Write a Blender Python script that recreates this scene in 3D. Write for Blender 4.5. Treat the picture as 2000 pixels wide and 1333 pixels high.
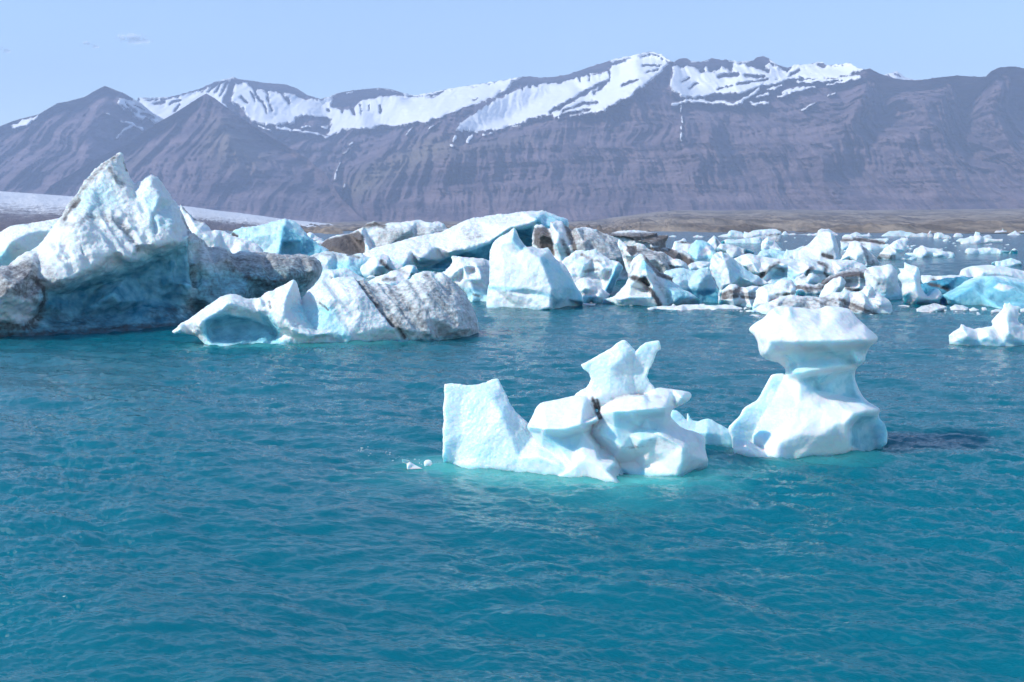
import bpy, math, random
import numpy as np
from mathutils import Vector
from mathutils.geometry import delaunay_2d_cdt
from mathutils.kdtree import KDTree

for _o in list(bpy.data.objects):
    bpy.data.objects.remove(_o)
SC = bpy.context.scene
COL = SC.collection

# ------------------------------------------------------------------ camera
CAM_H = 4.0            # metres above the lagoon
FPX = 2000.0           # focal length in pixels of the 2000 px wide photograph
PITCH = math.atan2(666.5 - 444.0, FPX)
cam_d = bpy.data.cameras.new('camera')
cam_d.sensor_width = 36.0
cam_d.lens = 36.0 * FPX / 2000.0
cam_d.clip_start = 0.1
cam_d.clip_end = 60000.0
cam = bpy.data.objects.new('camera', cam_d)
COL.objects.link(cam)
cam.location = (0, 0, CAM_H)
cam.rotation_euler = (math.pi / 2 - PITCH, 0, 0)
SC.camera = cam

# ------------------------------------------------------------------ light, sky, exposure
SUN_DIR = Vector((-0.76, -0.23, 0.62)).normalized()       # from the scene towards the sun
SUN_EL = math.asin(SUN_DIR.z)
SUN_AZ = math.atan2(SUN_DIR.x, SUN_DIR.y)
world = bpy.data.worlds.new('World')
SC.world = world
world.use_nodes = True
nt = world.node_tree
nt.nodes.clear()
w_out = nt.nodes.new('ShaderNodeOutputWorld')
w_bg = nt.nodes.new('ShaderNodeBackground')
w_sky = nt.nodes.new('ShaderNodeTexSky')
w_sky.sky_type = 'NISHITA'
w_sky.sun_disc = False
w_sky.sun_elevation = SUN_EL
w_sky.sun_rotation = SUN_AZ
w_sky.air_density = 1.0
w_sky.dust_density = 0.0
w_sky.ozone_density = 2.0
w_sky.altitude = 0.0
w_bg.inputs['Strength'].default_value = 0.135
nt.links.new(w_sky.outputs[0], w_bg.inputs['Color'])
nt.links.new(w_bg.outputs[0], w_out.inputs['Surface'])

sun_d = bpy.data.lights.new('sun', 'SUN')
sun_d.energy = 2.75
sun_d.angle = math.radians(0.5)
sun_d.color = (1.0, 0.95, 0.87)
sun = bpy.data.objects.new('sun', sun_d)
COL.objects.link(sun)
sun.rotation_euler = SUN_DIR.to_track_quat('Z', 'Y').to_euler()

SC.view_settings.view_transform = 'Standard'
SC.view_settings.look = 'None'
SC.view_settings.gamma = 1.0
SC.view_settings.use_curve_mapping = False
SC.view_settings.exposure = 0.74
SC.cycles.use_denoising = True
SC.cycles.max_bounces = 8
SC.cycles.sample_clamp_direct = 2.0
SC.cycles.volume_bounces = 1
SC.cycles.transparent_max_bounces = 8

# ------------------------------------------------------------------ helpers
_c, _s = math.cos(PITCH), math.sin(PITCH)


def at(px, py, Y):
    """photograph pixel + depth in metres -> world point (arrays welcome)"""
    px = np.asarray(px, float); py = np.asarray(py, float); Y = np.asarray(Y, float)
    x = (px - 1000.0) / FPX
    y = -(py - 666.5) / FPX
    ry = _c + y * _s
    t = Y / ry
    return np.stack([x * t, ry * t, CAM_H + (-_s + y * _c) * t], -1)


def water_y(py):
    y = -(py - 666.5) / FPX
    return CAM_H * (_c + y * _s) / (_s - y * _c)


def to_px(P):
    P = np.asarray(P, float)
    d = P - np.array([0, 0, CAM_H])
    f = d[..., 1] * _c - d[..., 2] * _s
    u = d[..., 1] * _s + d[..., 2] * _c
    return np.stack([1000 + FPX * d[..., 0] / f, 666.5 - FPX * u / f], -1)


def _hash(ix, iy, iz, seed):
    h = (ix.astype(np.uint32) * np.uint32(374761393) + iy.astype(np.uint32) * np.uint32(668265263)
         + iz.astype(np.uint32) * np.uint32(2147483647) + np.uint32((seed * 974634777 + 12345) & 0xffffffff))
    h = (h ^ (h >> np.uint32(13))) * np.uint32(1274126177)
    h = (h ^ (h >> np.uint32(16))) * np.uint32(2246822519)
    return h ^ (h >> np.uint32(13))


_G = np.random.RandomState(7).normal(size=(256, 3))
_G /= np.linalg.norm(_G, axis=1)[:, None]


def perlin(P, seed=0):
    P = np.asarray(P, float)
    with np.errstate(over='ignore'):
        i = np.floor(P).astype(np.int64)
        f = P - i
        u = f * f * f * (f * (f * 6 - 15) + 10)
        r = 0
        for dx in (0, 1):
            for dy in (0, 1):
                for dz in (0, 1):
                    g = _G[_hash(i[:, 0] + dx, i[:, 1] + dy, i[:, 2] + dz, seed) & np.uint32(255)]
                    v = g[:, 0] * (f[:, 0] - dx) + g[:, 1] * (f[:, 1] - dy) + g[:, 2] * (f[:, 2] - dz)
                    r = r + v * (u[:, 0] if dx else 1 - u[:, 0]) * (u[:, 1] if dy else 1 - u[:, 1]) * (u[:, 2] if dz else 1 - u[:, 2])
    return r * 1.5


def fbm(P, octs=4, seed=0, gain=0.5, ridged=False):
    P = np.asarray(P, float)
    a, r, n = 1.0, 0, 0
    for k in range(octs):
        v = perlin(P * (2.03 ** k) + 17.3 * k, seed + k)
        r = r + a * ((1 - 2 * np.abs(v)) if ridged else v)
        n += a
        a *= gain
    return r / n


def poly_parse(s):
    out = []
    for tok in s.split():
        w = tok.endswith('w')
        v = [float(q) for q in tok.rstrip('w').split(',')]
        out.append((v[0], v[1], v[2] if len(v) > 2 else None, w))
    return out


def inside(pts, poly):
    x, y = pts[:, 0], pts[:, 1]
    r = np.zeros(len(pts), bool)
    n = len(poly)
    for i in range(n):
        x0, y0 = poly[i]; x1, y1 = poly[(i + 1) % n]
        if y0 == y1:
            continue
        c = ((y0 > y) != (y1 > y)) & (x < (x1 - x0) * (y - y0) / (y1 - y0) + x0)
        r ^= c
    return r


def seg_dist(pts, A, B, chunk=40000):
    """distance to the nearest of the segments A-B, its index and the parameter along it"""
    dist = np.empty(len(pts)); idx = np.empty(len(pts), int); par = np.empty(len(pts))
    AB = B - A
    L2 = (AB ** 2).sum(1) + 1e-9
    for s in range(0, len(pts), chunk):
        p = pts[s:s + chunk]
        t = ((p[:, None, :] - A[None]) * AB[None]).sum(2) / L2[None]
        t = np.clip(t, 0, 1)
        d2 = ((p[:, None, :] - (A[None] + t[..., None] * AB[None])) ** 2).sum(2)
        k = d2.argmin(1)
        r = np.arange(len(p))
        dist[s:s + chunk] = np.sqrt(d2[r, k]); idx[s:s + chunk] = k; par[s:s + chunk] = t[r, k]
    return dist, idx, par


def line_dist(pts, line):
    L = np.array(line, float)
    return seg_dist(pts, L[:-1], L[1:])[0]


def blur2(a, m, sig):
    """gaussian blur of a where m, separable, masked"""
    if sig < 0.3:
        return a
    r = int(math.ceil(sig * 2.5))
    k = np.exp(-0.5 * (np.arange(-r, r + 1) / sig) ** 2)
    k /= k.sum()

    def cv(z, ax):
        o = np.zeros_like(z)
        for q, wgt in zip(range(-r, r + 1), k):
            src = [slice(None)] * 2; dst = [slice(None)] * 2
            n = z.shape[ax]
            if abs(q) >= n:
                continue
            if q > 0:
                src[ax] = slice(q, n); dst[ax] = slice(0, n - q)
            elif q < 0:
                src[ax] = slice(0, n + q); dst[ax] = slice(-q, n)
            o[tuple(dst)] += wgt * z[tuple(src)]
        return o
    num = cv(cv(np.where(m, a, 0.0), 0), 1)
    den = cv(cv(m.astype(float), 0), 1)
    return np.where(m, num / np.maximum(den, 1e-9), a)


def tri_interp(pts2, vals, edges, GX, GY):
    """piecewise linear interpolation of vals over a constrained Delaunay triangulation, rastered on the grid"""
    vs = [Vector((float(p[0]), float(p[1]))) for p in pts2]
    ov, oe, of, iv, ie, jf = delaunay_2d_cdt(vs, edges, [], 0, 0.01)
    V = np.array([[v.x, v.y] for v in ov])
    vals = np.asarray(vals, float); pts2 = np.asarray(pts2, float)
    Z = np.empty(len(V))
    for i in range(len(V)):
        if iv[i]:
            Z[i] = vals[iv[i][0]]
        else:
            d2 = ((pts2 - V[i]) ** 2).sum(1)
            o = np.argsort(d2)[:3]
            w = 1 / (d2[o] + 1e-3)
            Z[i] = (vals[o] * w).sum() / w.sum()
    D = np.full(GX.shape, np.nan)
    x0, y0 = GX[0, 0], GY[0, 0]
    sx = GX[0, 1] - GX[0, 0]; sy = GY[1, 0] - GY[0, 0]
    for f in of:
        a, b, c = V[f[0]], V[f[1]], V[f[2]]
        mn = np.minimum(np.minimum(a, b), c); mx = np.maximum(np.maximum(a, b), c)
        i0 = max(0, int(math.floor((mn[0] - x0) / sx))); i1 = min(GX.shape[1], int(math.ceil((mx[0] - x0) / sx)) + 1)
        j0 = max(0, int(math.floor((mn[1] - y0) / sy))); j1 = min(GX.shape[0], int(math.ceil((mx[1] - y0) / sy)) + 1)
        if i1 <= i0 or j1 <= j0:
            continue
        X = GX[j0:j1, i0:i1]; Yg = GY[j0:j1, i0:i1]
        det = (b[1] - c[1]) * (a[0] - c[0]) + (c[0] - b[0]) * (a[1] - c[1])
        if abs(det) < 1e-9:
            continue
        l0 = ((b[1] - c[1]) * (X - c[0]) + (c[0] - b[0]) * (Yg - c[1])) / det
        l1 = ((c[1] - a[1]) * (X - c[0]) + (a[0] - c[0]) * (Yg - c[1])) / det
        l2 = 1 - l0 - l1
        m = (l0 >= -1e-6) & (l1 >= -1e-6) & (l2 >= -1e-6)
        D[j0:j1, i0:i1][m] = (l0 * Z[f[0]] + l1 * Z[f[1]] + l2 * Z[f[2]])[m]
    return D


def mesh_from(name, V, F, mats=(), smooth=True):
    """F: (n,4) int array of quads (triangles repeat their last index) or a list"""
    me = bpy.data.meshes.new(name)
    V = np.asarray(V, np.float32); F = np.asarray(F, np.int32)
    k = F.shape[1]
    me.vertices.add(len(V))
    me.vertices.foreach_set('co', V.ravel())
    me.loops.add(F.size)
    me.loops.foreach_set('vertex_index', F.ravel())
    me.polygons.add(len(F))
    me.polygons.foreach_set('loop_start', np.arange(0, F.size, k, dtype=np.int32))
    me.update(calc_edges=True)
    me.validate()
    if smooth:
        me.polygons.foreach_set('use_smooth', np.ones(len(me.polygons), bool))
    for m in mats:
        me.materials.append(m)
    return me


def put_color(me, name, rgb):
    a = me.attributes.new(name, 'FLOAT_COLOR', 'POINT')
    c = np.ones((len(me.vertices), 4), np.float32)
    c[:, :3] = rgb
    a.data.foreach_set('color', c.ravel())


def normals(V, F):
    V = np.asarray(V, float)
    n = np.cross(V[F[:, 2]] - V[F[:, 0]], V[F[:, 3 if F.shape[1] > 3 else 1]] - V[F[:, 1 if F.shape[1] > 3 else 0]])
    N = np.zeros_like(V)
    for k in range(F.shape[1]):
        np.add.at(N, F[:, k], n)
    return N / np.maximum(np.linalg.norm(N, axis=1), 1e-12)[:, None]


def link(name, me, loc=(0, 0, 0), label=None, cat=None, group=None, kind=None, parent=None):
    o = bpy.data.objects.new(name, me)
    COL.objects.link(o)
    o.location = loc
    for k, v in (('label', label), ('category', cat), ('group', group), ('kind', kind)):
        if v:
            o[k] = v
    if parent:
        o.parent = parent
    return o


class Nodes:
    """small node graph writer"""
    def __init__(self, mat):
        mat.use_nodes = True
        self.t = mat.node_tree
        self.t.nodes.clear()

    def n(self, typ, **kw):
        nd = self.t.nodes.new(typ)
        for k, v in kw.items():
            setattr(nd, k, v)
        return nd

    def set(self, sock, v):
        if hasattr(v, 'is_linked') or isinstance(v, bpy.types.NodeSocket):
            self.t.links.new(v, sock)
        elif isinstance(v, (tuple, list)) and sock.type == 'RGBA' and len(v) == 3:
            sock.default_value = (*v, 1)
        else:
            sock.default_value = v

    def math(self, op, a, b=0.0, c=None, clamp=False):
        nd = self.n('ShaderNodeMath', operation=op, use_clamp=clamp)
        self.set(nd.inputs[0], a); self.set(nd.inputs[1], b)
        if c is not None:
            self.set(nd.inputs[2], c)
        return nd.outputs[0]

    def mix(self, f, a, b, mode='MIX'):
        nd = self.n('ShaderNodeMix', data_type='RGBA', blend_type=mode)
        self.set(nd.inputs[0], f); self.set(nd.inputs[6], a); self.set(nd.inputs[7], b)
        return nd.outputs[2]

    def ramp(self, v, lo, hi, a=0.0, b=1.0, smooth=True):
        nd = self.n('ShaderNodeMapRange', interpolation_type='SMOOTHSTEP' if smooth else 'LINEAR')
        self.set(nd.inputs[0], v)
        for i, q in enumerate((lo, hi, a, b)):
            self.set(nd.inputs[1 + i], q)
        return nd.outputs[0]

    def noise(self, vec, scale, detail=3.0, rough=0.5, dist=0.0, lac=2.0):
        nd = self.n('ShaderNodeTexNoise')
        self.set(nd.inputs['Vector'], vec)
        nd.inputs['Scale'].default_value = scale
        nd.inputs['Detail'].default_value = detail
        nd.inputs['Roughness'].default_value = rough
        nd.inputs['Distortion'].default_value = dist
        nd.inputs['Lacunarity'].default_value = lac
        return nd.outputs[0]

    def vmul(self, vec, s):
        nd = self.n('ShaderNodeVectorMath', operation='MULTIPLY')
        self.set(nd.inputs[0], vec); self.set(nd.inputs[1], s)
        return nd.outputs[0]

    def attr(self, name, typ='GEOMETRY'):
        return self.n('ShaderNodeAttribute', attribute_name=name, attribute_type=typ)

    def sep(self, col):
        nd = self.n('ShaderNodeSeparateColor')
        self.set(nd.inputs[0], col)
        return nd.outputs

    def bump(self, h, strength, dist, normal=None):
        nd = self.n('ShaderNodeBump')
        self.set(nd.inputs['Strength'], strength)
        self.set(nd.inputs['Distance'], dist)
        self.set(nd.inputs['Height'], h)
        if normal is not None:
            self.set(nd.inputs['Normal'], normal)
        return nd.outputs[0]

    def principled(self, **kw):
        nd = self.n('ShaderNodeBsdfPrincipled')
        for k, v in kw.items():
            self.set(nd.inputs[k.replace('_', ' ')], v)
        return nd

    def out(self, surf=None, vol=None):
        o = self.n('ShaderNodeOutputMaterial')
        if surf is not None:
            self.t.links.new(surf, o.inputs['Surface'])
        if vol is not None:
            self.t.links.new(vol, o.inputs['Volume'])


def relief(outline, ctrl='', ridges=(), Y0=50.0, yb=600.0, thick=60.0, lean=0.45, side=0.22, sx=0.0, x0=None, R=10.0,
           sig=3.0, step=2.0, nr=0, jit=0.0, ch=1, seed=0, fixed=False, drop=14.0, dz=0.0, closed=True, wlim=150.0, back=None):
    """A solid whose front is traced from the photograph with real depths in metres behind every pixel, closed by a back of its own thickness.
    outline: 'x,y x,y,d x,yw ...' in pixels (w = on the water line, d = depth in pixel units behind Y0); ctrl: the same for inner points.
    Returns V, F, PX (pixel of each vertex), and which are back vertices."""
    pxs = Y0 / FPX
    rng = random.Random(seed * 7919 + 11)
    O = poly_parse(outline)
    xs = [p[0] for p in O]; ys = [p[1] for p in O]
    if x0 is None:
        x0 = 0.5 * (min(xs) + max(xs))

    def base(x, y):
        return lean * max(0.0, yb - y) + sx * (x - x0) + dz

    def wdepth(x, y):
        if fixed:
            return 0.0 + dz
        return max(-wlim, min(wlim, (water_y(y) - Y0) / pxs))
    pts = []
    for (x, y, d, w) in O:
        if w:
            pts.append([x, y, wdepth(x, y), True])
        elif d is not None:
            pts.append([x, y, d + sx * (x - x0) + dz, False])
        else:
            pts.append([x, y, base(x, y) + side * thick, False])
    for _ in range(ch):
        q = []
        n = len(pts)
        for i in range(n):
            a, p, b = pts[i - 1], pts[i], pts[(i + 1) % n]
            if p[3] or a[3] or b[3]:
                q.append(p)
            else:
                q.append([p[k] * 0.75 + a[k] * 0.25 for k in range(3)] + [False])
                q.append([p[k] * 0.75 + b[k] * 0.25 for k in range(3)] + [False])
        pts = q
    extra = []
    loop = []
    for p in pts:
        if p[3]:
            extra.append(p[:3])
            Yd = Y0 + p[2] * pxs
            P = at(p[0], p[1], Yd)
            P[2] -= drop * pxs
            u = to_px(P)
            loop.append([u[0], u[1], p[2], True])
        else:
            loop.append(p)
    for (x, y, d, w) in poly_parse(ctrl):
        if w:
            extra.append([x, y, wdepth(x, y)])
        else:
            extra.append([x, y, (d if d is not None else lean * max(0, yb - y)) + sx * (x - x0) + dz])
    poly = np.array([[p[0], p[1]] for p in loop])
    if nr:
        mn = poly.min(0); mx = poly.max(0)
        k = 0; tries = 0
        A_, B_ = poly, np.roll(poly, -1, 0)
        placed = []
        while k < nr and tries < nr * 60:
            tries += 1
            p = np.array([[rng.uniform(mn[0], mx[0]), rng.uniform(mn[1], mx[1])]])
            if not inside(p, poly)[0] or seg_dist(p, A_, B_)[0][0] < 6:
                continue
            if any((p[0, 0] - e[0]) ** 2 + (p[0, 1] - e[1]) ** 2 < (0.35 * math.sqrt(np.prod(mx - mn) / nr)) ** 2 for e in placed):
                continue
            placed.append(p[0])
            extra.append([p[0, 0], p[0, 1], base(p[0, 0], p[0, 1]) + rng.uniform(-1, 1) * jit])
            k += 1
    n = len(loop)
    allp = [[p[0], p[1]] for p in loop] + [[e[0], e[1]] for e in extra]
    alld = [p[2] for p in loop] + [e[2] for e in extra]
    edges = [(i, (i + 1) % n) for i in range(n)]
    for rd in ridges:                      # creases: polylines of x,y,d
        k0 = len(allp)
        rp = poly_parse(rd)
        for (x, y, d, w) in rp:
            allp.append([x, y])
            alld.append(wdepth(x, y) if w else (d if d is not None else lean * max(0, yb - y)) + sx * (x - x0) + dz)
        edges += [(k0 + i, k0 + i + 1) for i in range(len(rp) - 1)]
    mn = poly.min(0) - step * 1.5; mx = poly.max(0) + step * 1.5
    gx = np.arange(mn[0], mx[0] + step, step); gy = np.arange(mn[1], mx[1] + step, step)
    GX, GY = np.meshgrid(gx, gy)
    G = np.stack([GX.ravel(), GY.ravel()], 1)
    ins = inside(G, poly).reshape(GX.shape)
    D = tri_interp(allp, alld, edges, GX, GY)
    A_, B_ = poly, np.roll(poly, -1, 0)
    dz_ = np.array([p[2] for p in loop])
    cell = ins[:-1, :-1] | ins[1:, :-1] | ins[:-1, 1:] | ins[1:, 1:]
    used = np.zeros_like(ins)
    used[:-1, :-1] |= cell; used[1:, :-1] |= cell; used[:-1, 1:] |= cell; used[1:, 1:] |= cell
    ui = np.flatnonzero(used.ravel())
    dist, idx, par = seg_dist(G[ui], A_, B_)
    insu = ins.ravel()[ui]
    P2 = G[ui].copy()
    o = ~insu
    P2[o] = A_[idx[o]] + par[o, None] * (B_ - A_)[idx[o]]
    dist[o] = 0
    Df = D.ravel()
    dd = Df[ui]
    edge_d = dz_[idx] * (1 - par) + np.roll(dz_, -1)[idx] * par
    bad = o | np.isnan(dd)
    dd[bad] = edge_d[bad]
    full = np.zeros(G.shape[0]); full[ui] = dd
    full = blur2(full.reshape(GX.shape), used, sig / step)
    dd = full.ravel()[ui]
    dd[o] = edge_d[o] * 0.5 + dd[o] * 0.5
    wl = np.array([p[3] for p in loop])
    low = wl & np.roll(wl, -1)
    if (~low).any():
        d_up = seg_dist(P2, A_[~low], B_[~low])[0]
    else:
        d_up = dist
    if R > 0:
        t = np.clip(d_up / R, 0, 1)
        dd = dd + 0.9 * R * (1 - np.sqrt(np.maximum(0, 1 - (1 - t) ** 2)))
    remap = np.full(G.shape[0], -1); remap[ui] = np.arange(len(ui))
    j, i = np.nonzero(cell)
    W = GX.shape[1]
    a = j * W + i
    F = np.stack([remap[a], remap[a + W], remap[a + W + 1], remap[a + 1]], 1)
    V = at(P2[:, 0], P2[:, 1], Y0 + dd * pxs)
    PX = P2
    isb = np.zeros(len(V), bool)
    if closed:
        Rb = min(max(dist.max(), 1.0), thick * 0.9)
        t = np.clip(dist / Rb, 0, 1)
        db = dd + thick * np.sqrt(np.maximum(0, 1 - (1 - t) ** 2))
        bi = np.flatnonzero(insu)
        bm = np.arange(len(ui)); bm[bi] = len(ui) + np.arange(len(bi))
        Vb = at(P2[bi, 0], P2[bi, 1], Y0 + db[bi] * pxs)
        Fb = bm[F][:, ::-1]
        V = np.concatenate([V, Vb]); PX = np.concatenate([P2, P2[bi]])
        F = np.concatenate([F, Fb])
        isb = np.concatenate([isb, np.ones(len(bi), bool)])
    return V, F, PX, isb


def paint_eval(paints, PX):
    """dirt, blue, snow values at pixel positions: ('dirt', 'line'|'poly', 'x,y ...', width, strength)"""
    out = {'dirt': np.zeros(len(PX)), 'blue': np.zeros(len(PX)), 'snow': np.zeros(len(PX)), 'groove': np.zeros(len(PX)), 'rough': np.zeros(len(PX))}  # dirt and blue also carry shade painted on some undersides and flanks
    for what, how, s, wid, k in paints:
        pts = [(p[0], p[1]) for p in poly_parse(s)]
        if how == 'line':
            d = line_dist(PX, pts)
            v = k * np.clip(1.3 - d / wid, 0, 1)
        else:
            pl = np.array(pts)
            ins = inside(PX, pl)
            d = seg_dist(PX, pl, np.roll(pl, -1, 0))[0]
            sd = np.where(ins, d, -d)
            v = k * np.clip(0.5 + sd / max(wid, 0.1), 0, 1)
        if k < 0:
            out[what] = out[what] + v
        else:
            out[what] = np.maximum(out[what], v)
    return out

# ------------------------------------------------------------------ materials of the setting
def mat_mountain():
    m = bpy.data.materials.new('mountain_rock'); g = Nodes(m)
    a = g.sep(g.attr('cover').outputs['Color'])
    co = g.n('ShaderNodeTexCoord').outputs['Object']
    n1 = g.noise(g.vmul(co, (1, 1, 2.5)), 0.004, 6, 0.6)
    n2 = g.noise(g.vmul(co, (1, 1, 6.0)), 0.012, 5, 0.65)
    sep = g.n('ShaderNodeSeparateXYZ'); g.set(sep.inputs[0], co)
    wob = g.math('MULTIPLY_ADD', n1, 90.0, sep.outputs[2])
    lay = g.n('ShaderNodeTexNoise', noise_dimensions='1D')
    g.set(lay.inputs['W'], wob); lay.inputs['Scale'].default_value = 0.028; lay.inputs['Detail'].default_value = 4
    rock = g.mix(g.ramp(n1, 0.35, 0.65), (0.105, 0.076, 0.102), (0.235, 0.170, 0.190))
    rock = g.mix(g.math('MULTIPLY', g.ramp(lay.outputs[0], 0.42, 0.62), 0.3), rock, (0.055, 0.041, 0.050))
    rock = g.mix(g.math('MULTIPLY', g.ramp(n2, 0.5, 0.72), 0.4), rock, (0.28, 0.21, 0.19))
    rock = g.mix(g.math('MULTIPLY', a[1], 0.75), rock, (0.25, 0.215, 0.12))
    # snow lies where the survey says, frayed by the rock's own relief
    n3 = g.noise(g.vmul(co, (1.0, 0.7, 0.45)), 0.016, 7, 0.72)
    f = g.math('ADD', a[0], g.math('MULTIPLY', g.math('SUBTRACT', n3, 0.5), 1.5))
    f = g.ramp(f, 0.44, 0.56)
    snow = g.mix(n1, (0.88, 0.90, 0.92), (0.95, 0.955, 0.96))
    col = g.mix(f, rock, snow)
    h = g.math('MULTIPLY', g.math('ADD', n2, g.math('MULTIPLY', lay.outputs[0], 0.6)), g.math('SUBTRACT', 1.0, g.math('MULTIPLY', f, 0.8)))
    p = g.principled(Base_Color=col, Roughness=0.9, Normal=g.bump(h, 0.8, 45.0))
    p.inputs['Specular IOR Level'].default_value = 0.15
    g.out(p.outputs[0])
    return m


def mat_shore():
    m = bpy.data.materials.new('moraine_gravel'); g = Nodes(m)
    co = g.n('ShaderNodeTexCoord').outputs['Object']
    n1 = g.noise(g.vmul(co, (1, 0.35, 1)), 0.012, 6, 0.62)
    n2 = g.noise(co, 0.05, 4, 0.6)
    c = g.mix(g.ramp(n1, 0.38, 0.62), (0.15, 0.118, 0.095), (0.33, 0.265, 0.205))
    c = g.mix(g.math('MULTIPLY', g.ramp(n2, 0.5, 0.7), 0.5), c, (0.15, 0.13, 0.09))
    p = g.principled(Base_Color=c, Roughness=0.95, Normal=g.bump(n1, 1.0, 22.0))
    p.inputs['Specular IOR Level'].default_value = 0.1
    g.out(p.outputs[0])
    return m


def mat_glacier():
    m = bpy.data.materials.new('glacier_ice'); g = Nodes(m)
    a = g.sep(g.attr('cover').outputs['Color'])
    co = g.n('ShaderNodeTexCoord').outputs['Object']
    n1 = g.noise(g.vmul(co, (0.6, 0.25, 2.0)), 0.06, 6, 0.65, 0.6)
    n2 = g.noise(g.vmul(co, (0.8, 0.25, 2.0)), 0.15, 5, 0.7)
    f = g.math('ADD', a[0], g.math('MULTIPLY', g.math('SUBTRACT', n1, 0.5), 1.5))
    f = g.math('ADD', f, g.math('MULTIPLY', g.math('SUBTRACT', n2, 0.5), 0.9))
    c = g.mix(g.ramp(f, 0.2, 0.8), (0.80, 0.80, 0.81), (0.16, 0.13, 0.14))
    p = g.principled(Base_Color=c, Roughness=0.8, Normal=g.bump(n2, 0.8, 9.0))
    g.out(p.outputs[0])
    return m


def mat_water():
    m = bpy.data.materials.new('lagoon_water'); g = Nodes(m)
    geo = g.n('ShaderNodeNewGeometry')
    co = g.n('ShaderNodeTexCoord').outputs['Object']
    a = g.sep(g.attr('ice_below_reflect').outputs['Color'])
    n0 = g.noise(g.vmul(co, (0.06, 0.03, 1)), 1.0, 3, 0.5)
    body = g.mix(n0, (0.0000, 0.099, 0.143), (0.0002, 0.124, 0.170))
    body = g.mix(a[0], body, (0.10, 0.52, 0.50))  # turquoise over submerged ice, also painting the bergs' pale reflections
    r1 = g.n('ShaderNodeVectorRotate', rotation_type='Z_AXIS'); g.set(r1.inputs[0], co); r1.inputs['Angle'].default_value = 0.28
    b1 = g.noise(g.vmul(r1.outputs[0], (2.6, 6.2, 1)), 1.0, 4, 0.6, 0.3)
    b2 = g.noise(g.vmul(co, (11.0, 22.0, 1)), 1.0, 3, 0.6)
    b3 = g.noise(g.vmul(r1.outputs[0], (0.55, 1.5, 1)), 1.0, 3, 0.55)
    h = g.math('ADD', g.math('MULTIPLY', b1, 0.085), g.math('MULTIPLY', b2, 0.012))
    h = g.math('ADD', h, g.math('MULTIPLY', b3, 0.17))
    sy = g.n('ShaderNodeSeparateXYZ'); g.set(sy.inputs[0], co)
    h = g.math('MULTIPLY', h, g.ramp(sy.outputs[1], 12.0, 60.0, 0.46, 1.1))
    nz = g.n('ShaderNodeSeparateXYZ'); g.set(nz.inputs[0], geo.outputs['Normal'])
    rgh = g.ramp(nz.outputs[2], 0.74, 0.90, 0.62, 0.10)      # breaking crests are rough, the rest is smooth
    p = g.principled(Base_Color=body, Roughness=rgh, IOR=1.333, Normal=g.bump(h, 0.75, 1.0))
    p.inputs['Specular IOR Level'].default_value = 0.43
    p.subsurface_method = 'BURLEY'
    p.inputs['Subsurface Weight'].default_value = 1.0
    p.inputs['Subsurface Radius'].default_value = (0.3, 1.0, 1.0)
    p.inputs['Subsurface Scale'].default_value = 1.6
    g.out(p.outputs[0])
    return m


M_MOUNT, M_SHORE, M_GLAC, M_WATER = mat_mountain(), mat_shore(), mat_glacier(), mat_water()


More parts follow.
